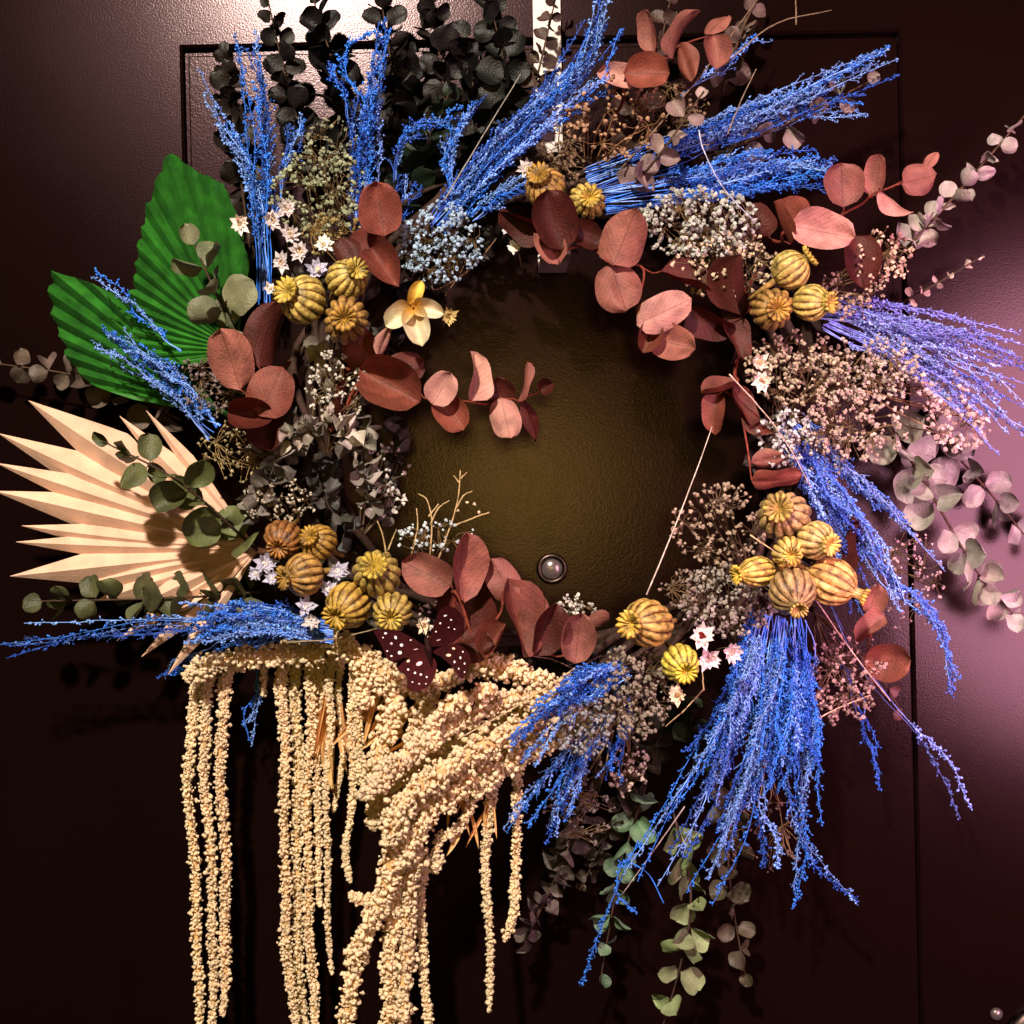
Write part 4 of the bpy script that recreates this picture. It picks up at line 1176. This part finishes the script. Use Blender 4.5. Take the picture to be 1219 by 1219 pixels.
def tassel(label, path, r, d, color=CRM, taper=.8, clump=1.0, gaps=0.0, name='amaranth_tassel'):
    if not isinstance(d, (tuple, list)): d = (d, d)
    dd = np.interp(np.linspace(0, 1, len(path)), np.linspace(0, 1, len(d)), d)
    P = [at(x, y, z) for (x, y), z in zip(path, dd)]
    L = sum(np.linalg.norm(P[i + 1] - P[i]) for i in range(len(P) - 1))
    n = max(16, int(L / .0022))
    sp = spline(P, n)
    q_ = np.linspace(0, L / .05, n) + U01(0, 9)
    sp = sp + (RIGHT[None] * (np.sin(q_ * 2.1) + .6 * np.sin(q_ * 4.7 + 1))[:, None] + FRONT[None] * np.sin(q_ * 1.7 + 2)[:, None]) * PX * 2.6
    t = thing(name, label, 'amaranth', P[0], 'cream hanging amaranth tassels')
    thick = r > 10
    sm = MB()
    core = np.linspace(1, taper, len(sp[::2])) * r * PX * (.55 if thick else .34)
    core[-3:] *= np.array([.8, .5, .2])
    sm.tube(sp[::2], core, 6)
    part('stem', sm.mesh('stem'), M_AMA, t, color=jit(ORG, .08))
    tg = np.gradient(sp, axis=0)
    pos, scl = [], []
    wob = rng.uniform(0, 6.28, 3)
    for i in range(n):
        u = i / n
        T = unit(tg[i]); a = unit(np.cross(T, FRONT + .02 * UP)); b = np.cross(T, a)
        whorl = .84 + .30 * math.sin(i * 2.0 + wob[0]) * math.sin(i * .37 + wob[1]) + (.26 if thick else .14) * math.sin(i * .62 + wob[2]) * math.sin(i * .23 + wob[0])
        if gaps and math.sin(i * .21 + wob[1]) > 1 - gaps: continue
        rr = r * (1.15 if thick else .92) * PX * whorl * (1 - (1 - taper) * u) * min(1, .35 + 8 * (1 - u))
        th0 = U01(0, 6.28)
        if thick:
            m = int(7 + r * .6)
            for j in range(m):
                th = th0 + 6.28 * j / m + U01(-.4, .4)
                pos.append(sp[i] + (a * math.cos(th) + b * math.sin(th)) * rr * (U01(.5, 1.02) if U01() < .97 else U01(1.0, 1.2)) + T * U01(-.0016, .0016))
                scl.append(PX * (1.5 + 3.4 * U01() ** 1.4))
        else:
            m = int(8 + r * .7)
            for j in range(m):
                th = th0 + 6.28 * j / m + U01(-.3, .3)
                pos.append(sp[i] + (a * math.cos(th) + b * math.sin(th)) * rr * (U01(.45, 1.0) if U01() < .96 else U01(1.0, 1.3)) + T * U01(-.0014, .0014))
                scl.append(PX * (1.2 + 2.2 * U01() ** 1.2))
    pos = np.array(pos); scl = np.array(scl)
    bm = MB()
    tv, tf = SPIKY, ICO_F
    bm.inst(tv, tf, pos, rand_rot(len(pos)), np.stack([scl * 1.1, scl, scl * .85], 1))
    part('blooms', bm.mesh('blooms', True), M_AMA, t, color=jit(color, .05), kind='stuff')


for lab, path, r, d, tp, cl_, gp in [
    ('cream tassel hanging farthest left to the bottom edge', [(270, 785), (238, 800), (228, 900), (230, 1060), (238, 1235)], 9, .06, .9, 1, 0),
    ('cream tassel second from the left to the bottom edge', [(285, 782), (250, 800), (246, 900), (250, 1060), (254, 1235)], 9, .062, .85, 1, 0),
    ('cream tassel third from the left, ending just above the bottom', [(292, 778), (270, 800), (266, 900), (266, 1060), (266, 1206)], 10, .064, .8, 1, 0),
    ('short stub of cream tassel right of the leftmost three', [(312, 770), (313, 800), (311, 826)], 6, .06, .7, 1, 0),
    ('cream clump lying under the flat blue grass', [(385, 778), (310, 782), (255, 790), (222, 806)], 15, .085, .7, 1.15, 0),
    ('straight cream tassel on the left of the middle bundle', [(350, 752), (338, 790), (336, 900), (342, 1080), (350, 1235)], 9, .066, .9, 1, 0),
    ('straight cream tassel in the middle of the middle bundle', [(362, 752), (354, 790), (352, 900), (356, 1080), (362, 1235)], 9, .058, .9, 1, 0),
    ('straight cream tassel on the right of the middle bundle', [(375, 755), (370, 790), (368, 900), (368, 1080), (372, 1235)], 9, .066, .85, 1, 0),
    ('thin cream tassel right against the middle bundle', [(385, 760), (380, 820), (380, 950), (382, 1078)], 7, .06, .7, 1, 0),
    ('lone thin cream tassel right of the middle bundle', [(400, 765), (392, 820), (390, 950), (394, 1158)], 6.5, .07, .6, 1, 0),
    ('short cream tassel left of the crooked one', [(410, 770), (405, 820), (404, 900), (398, 965)], 5.5, .06, .6, 1, 0),
    ('crooked cream tassel ending at mid height with a bent tip', [(428, 770), (418, 830), (418, 920), (413, 1000), (418, 1048)], 7, .085, .55, 1, 0),
    ('cream tassel turning in front of the orange fibres', [(438, 780), (428, 840), (430, 910), (440, 950)], 7.5, .09, .7, 1, 0),
    ('cream clump directly below the ochre pod', [(385, 752), (410, 770), (440, 790), (468, 822)], 16, .100, .8, 1.15, 0),
    ('cream clump left of the butterfly', [(410, 765), (435, 800), (430, 840)], 13, .104, .8, 1.15, 0),
    ('cream clump under the butterfly wings', [(450, 800), (500, 818), (560, 800), (600, 788)], 14, .104, .8, 1.15, 0),
    ('cream clump right of the butterfly', [(560, 780), (600, 795), (650, 812)], 15, .112, .8, 1.2, 0),
    ('thick cream rope, uppermost of the diagonal ones', [(680, 818), (600, 838), (525, 868), (480, 905), (432, 948)], 16, (.11, .125), .75, 1.3, 0),
    ('thick cream rope, second of the diagonal ones', [(692, 838), (610, 872), (535, 912), (485, 955), (462, 1005)], 18, (.115, .135), .8, 1.35, 0),
    ('thick cream rope, lowest of the diagonal ones', [(690, 860), (620, 898), (560, 930), (505, 975), (475, 1030)], 15, (.105, .120), .8, 1.3, 0),
    ('cream rope lying behind the first and second diagonal ones', [(670, 828), (590, 862), (520, 895), (470, 930), (445, 985)], 15, (.095, .105), .85, 1.3, 0),
    ('cream rope lying behind the second and third diagonal ones', [(680, 850), (600, 892), (535, 935), (492, 975), (470, 1040)], 16, (.095, .105), .85, 1.3, 0),
    ('cream rope edging the blue strands at its right end', [(700, 850), (650, 885), (600, 915), (565, 945)], 13, (.105, .11), .8, 1.2, 0),
    ('cream clump filling the hollow left of the uppermost diagonal rope', [(445, 800), (470, 835), (462, 880), (440, 925)], 15, (.098, .104), .8, 1.2, 0),
    ('cream clump hanging under the butterfly toward the upper rope', [(500, 800), (505, 840), (492, 880)], 15, (.100, .106), .8, 1.2, 0),
    ('cream clump joining the ropes where they turn downward', [(520, 930), (500, 975), (488, 1030)], 15, (.110, .112), .8, 1.2, 0),
    ('short cream rope beside the upper diagonal one', [(590, 820), (540, 840), (515, 862), (510, 890)], 11, .13, .7, 1.2, 0),
    ('cream rope falling to the bottom edge at far left of the ropes', [(478, 985), (456, 1060), (438, 1105), (422, 1160), (410, 1235)], 13, (.12, .10), .75, 1.25, 0),
    ('cream rope falling straight to the bottom edge, left of two', [(490, 1000), (472, 1070), (462, 1140), (460, 1235)], 11, (.11, .09), .85, 1.15, 0),
    ('cream rope falling straight to the bottom edge, right of two', [(498, 1010), (486, 1080), (480, 1150), (482, 1235)], 11, (.11, .09), .85, 1.15, 0),
    ('thin cream tassel along the right side of the falling ropes', [(512, 1020), (502, 1080), (504, 1150), (508, 1235)], 7.5, .085, .8, 1, 0),
    ('small cream nub sticking out left of the falling ropes', [(455, 1068), (435, 1072), (418, 1066)], 8, .105, .8, 1.1, 0),
    ('tapering cream tassel right of the ropes, the longer one', [(612, 890), (592, 930), (580, 1000), (578, 1090), (584, 1200)], 9.5, .095, .45, 1, 0),
    ('cream tassel right of the ropes, the shorter curled one', [(622, 885), (612, 950), (613, 1040), (612, 1080), (605, 1118)], 8.5, .09, .7, 1, 0),
    ('curled cream tail between the ropes and tapering tassel', [(570, 940), (545, 985), (520, 1000), (515, 1035), (528, 1020)], 8, .10, .7, 1.1, 0)]:
    tassel(lab, path, r, d, CRM, tp, cl_, 'x' and gp)


def bracts(label, spots, d):
    t = thing('dried_bracts', label, 'dried leaves', at(spots[0][0], spots[0][1], d - .01), 'dried amaranth leaves')
    for k, (x, y, L, ang) in enumerate(spots):
        mesh = leaf_mesh('bract', ovate_prof, .6, U01(-.5, .5), .5, .10, 9, 4, 500 + k + int(x))
        a = math.radians(ang)
        tdir = unit(RIGHT * math.cos(a) + UP * math.sin(a) + FRONT * U01(-.3, .3))
        s_ = unit(np.cross(tdir, FRONT + rng.normal(size=3) * .5)); n_ = np.cross(s_, tdir)
        part('leaf', mesh, M_AMA, t, basis(s_, tdir, n_, at(x, y, d + U01(-.008, .006)), L * PX * U01(.05, .10), L * PX, L * PX * .22), color=jit(ORG, .12))


bracts('orange tan papery leaves between the tassels and diagonal ropes', [(U01(445, 540), U01(800, 860), U01(45, 85), U01(225, 290)) for _ in range(34)], .088)
bracts('orange tan papery leaves showing between the diagonal ropes', [(U01(500, 640), U01(850, 930), U01(40, 70), U01(190, 250)) for _ in range(26)], .098)
bracts('papery leaves hanging below the diagonal ropes', [(U01(515, 590), U01(915, 965), U01(40, 75), U01(235, 285)) for _ in range(18)], .095)
bracts('papery leaves among the middle tassels', [(U01(375, 425), U01(800, 880), U01(50, 90), U01(255, 280)) for _ in range(14)], .065)

# ---------------------------------------------------------------- butterfly
bt = at(508, 772, .150)
bf = thing('butterfly', 'dark maroon butterfly with white wing spots resting on the cream clump', 'butterfly', bt - FRONT * .004)


def wing(name, outline, spots, lift, d=.150, col=(48, 8, 12)):
    """outline and spots in photo pixels; the wing rises from the body by lift"""
    ox, oy = 508, 775
    far = max(math.hypot(x - ox, y - oy) for x, y in outline)
    f = lambda x, y, e=0: at(x, y, d + e + lift * (math.hypot(x - ox, y - oy) / far) ** 1.3)
    pts = spline([(x, y, 0) for x, y in outline + outline[:1]], 40)[:-1, :2]
    ctr = pts.mean(0)
    mb = MB()
    rings = [1.0, .75, .5, .25]
    v = [f(*(ctr + (p - ctr) * s)) for s in rings for p in pts] + [f(*ctr)]
    n = len(pts)
    q, t_ = [], []
    for r_ in range(3):
        for j in range(n):
            k = (j + 1) % n
            q.append((r_ * n + j, r_ * n + k, (r_ + 1) * n + k, (r_ + 1) * n + j))
    for j in range(n): t_.append((3 * n + j, 3 * n + (j + 1) % n, 4 * n))
    mb.add(v, t=t_, q=q)
    wo = part(name, mb.mesh(name), M_WING, bf, color=lin(*col))
    for (x, y, rx, ry, ang, c) in spots:
        rx *= .62; ry *= .62
        sm = MB(); a = math.radians(ang); vv = []
        for j in range(9):
            th = 6.283 * j / 9
            u, w2 = rx * math.cos(th), ry * math.sin(th)
            vv.append(f(x + u * math.cos(a) - w2 * math.sin(a), y - u * math.sin(a) - w2 * math.cos(a), .0005))
        vv.append(f(x, y, .0007))
        sm.add(np.array(vv), t=[(j, (j + 1) % 9, 9) for j in range(9)])
        part('spot', sm.mesh('spot'), M_SPOT, wo, color=lin(*c))


WS, PS = (240, 226, 232), (246, 214, 180)
wing('forewing', [(443, 749), (470, 750), (492, 760), (508, 772), (500, 780), (482, 783), (464, 787), (454, 768)],
     [(459, 754, 3, 2, 0, WS), (471, 759, 2.5, 3.5, 20, WS), (478, 768, 3.2, 3, 0, WS), (476, 777, 4, 3.5, 0, WS), (466, 766, 2.2, 2.2, 0, WS), (466, 781, 2.2, 1.8, 0, WS), (456, 759, 1.6, 1.4, 0, WS), (489, 762, 1.8, 1.4, 0, WS), (461, 775, 1.6, 1.6, 0, WS), (495, 773, 5, 1.2, 10, (190, 150, 150))], .006)
wing('hindwing', [(508, 776), (496, 776), (480, 788), (474, 796), (484, 806), (486, 820), (500, 822), (514, 812), (520, 790)],
     [(499, 790, 6.5, 3.8, 25, (236, 190, 206)), (486, 797, 2.2, 2.2, 0, WS), (494, 801, 2.2, 2.4, 0, WS), (501, 803, 2.4, 2.2, 0, WS), (508, 806, 1.8, 2, 0, WS), (491, 812, 1.6, 1.3, 0, WS), (499, 814, 1.6, 1.3, 0, WS), (486, 787, 3.5, 2.4, 30, PS), (507, 814, 1.4, 1.2, 0, WS)], .004, col=(58, 10, 14))
wing('forewing', [(510, 770), (514, 752), (524, 726), (538, 722), (552, 736), (550, 756), (530, 768)],
     [(530, 733, 3.5, 1.6, 15, WS), (524, 742, 2, 2.2, 0, WS), (537, 738, 2, 1.6, 0, WS), (519, 752, 1.6, 1.6, 0, WS), (534, 747, 1.6, 1.4, 0, WS), (522, 762, 4.5, 1.2, 15, (190, 160, 160)), (541, 749, 1.5, 1.4, 0, WS)], .012)
wing('hindwing', [(514, 776), (528, 769), (548, 768), (560, 782), (558, 796), (550, 808), (540, 796), (528, 784)],
     [(534, 780, 5, 2.6, 0, PS), (540, 772, 3.2, 2.2, -15, PS), (548, 783, 1.8, 2.6, 0, WS), (541, 788, 1.8, 2.6, 0, WS), (553, 790, 1.5, 2, 0, WS), (546, 796, 1.4, 2, 0, WS), (551, 776, 1.6, 1.8, 0, WS), (553, 800, 1.2, 1.4, 0, WS)], .010)
mb = MB()
bp_ = spline([at(507, 758, .152), at(509, 768, .154), at(511, 780, .153), at(514, 794, .151)], 12)
mb.tube(bp_, np.array([.3, .9, 1.2, 1.0, 1.3, 1.5, 1.3, 1.1, 1.0, .8, .5, .2]) * .0016, 8)
part('body', mb.mesh('body'), M_WING, bf, color=lin(40, 18, 18))
for dx in (-8, 6):
    mb = MB(); mb.tube(spline([at(507, 759, .152), at(507 + dx * .5, 748, .156), at(507 + dx, 738, .158)], 8), .0003, 4)
    part('antenna', mb.mesh('antenna'), M_WING, bf, color=lin(50, 30, 28))
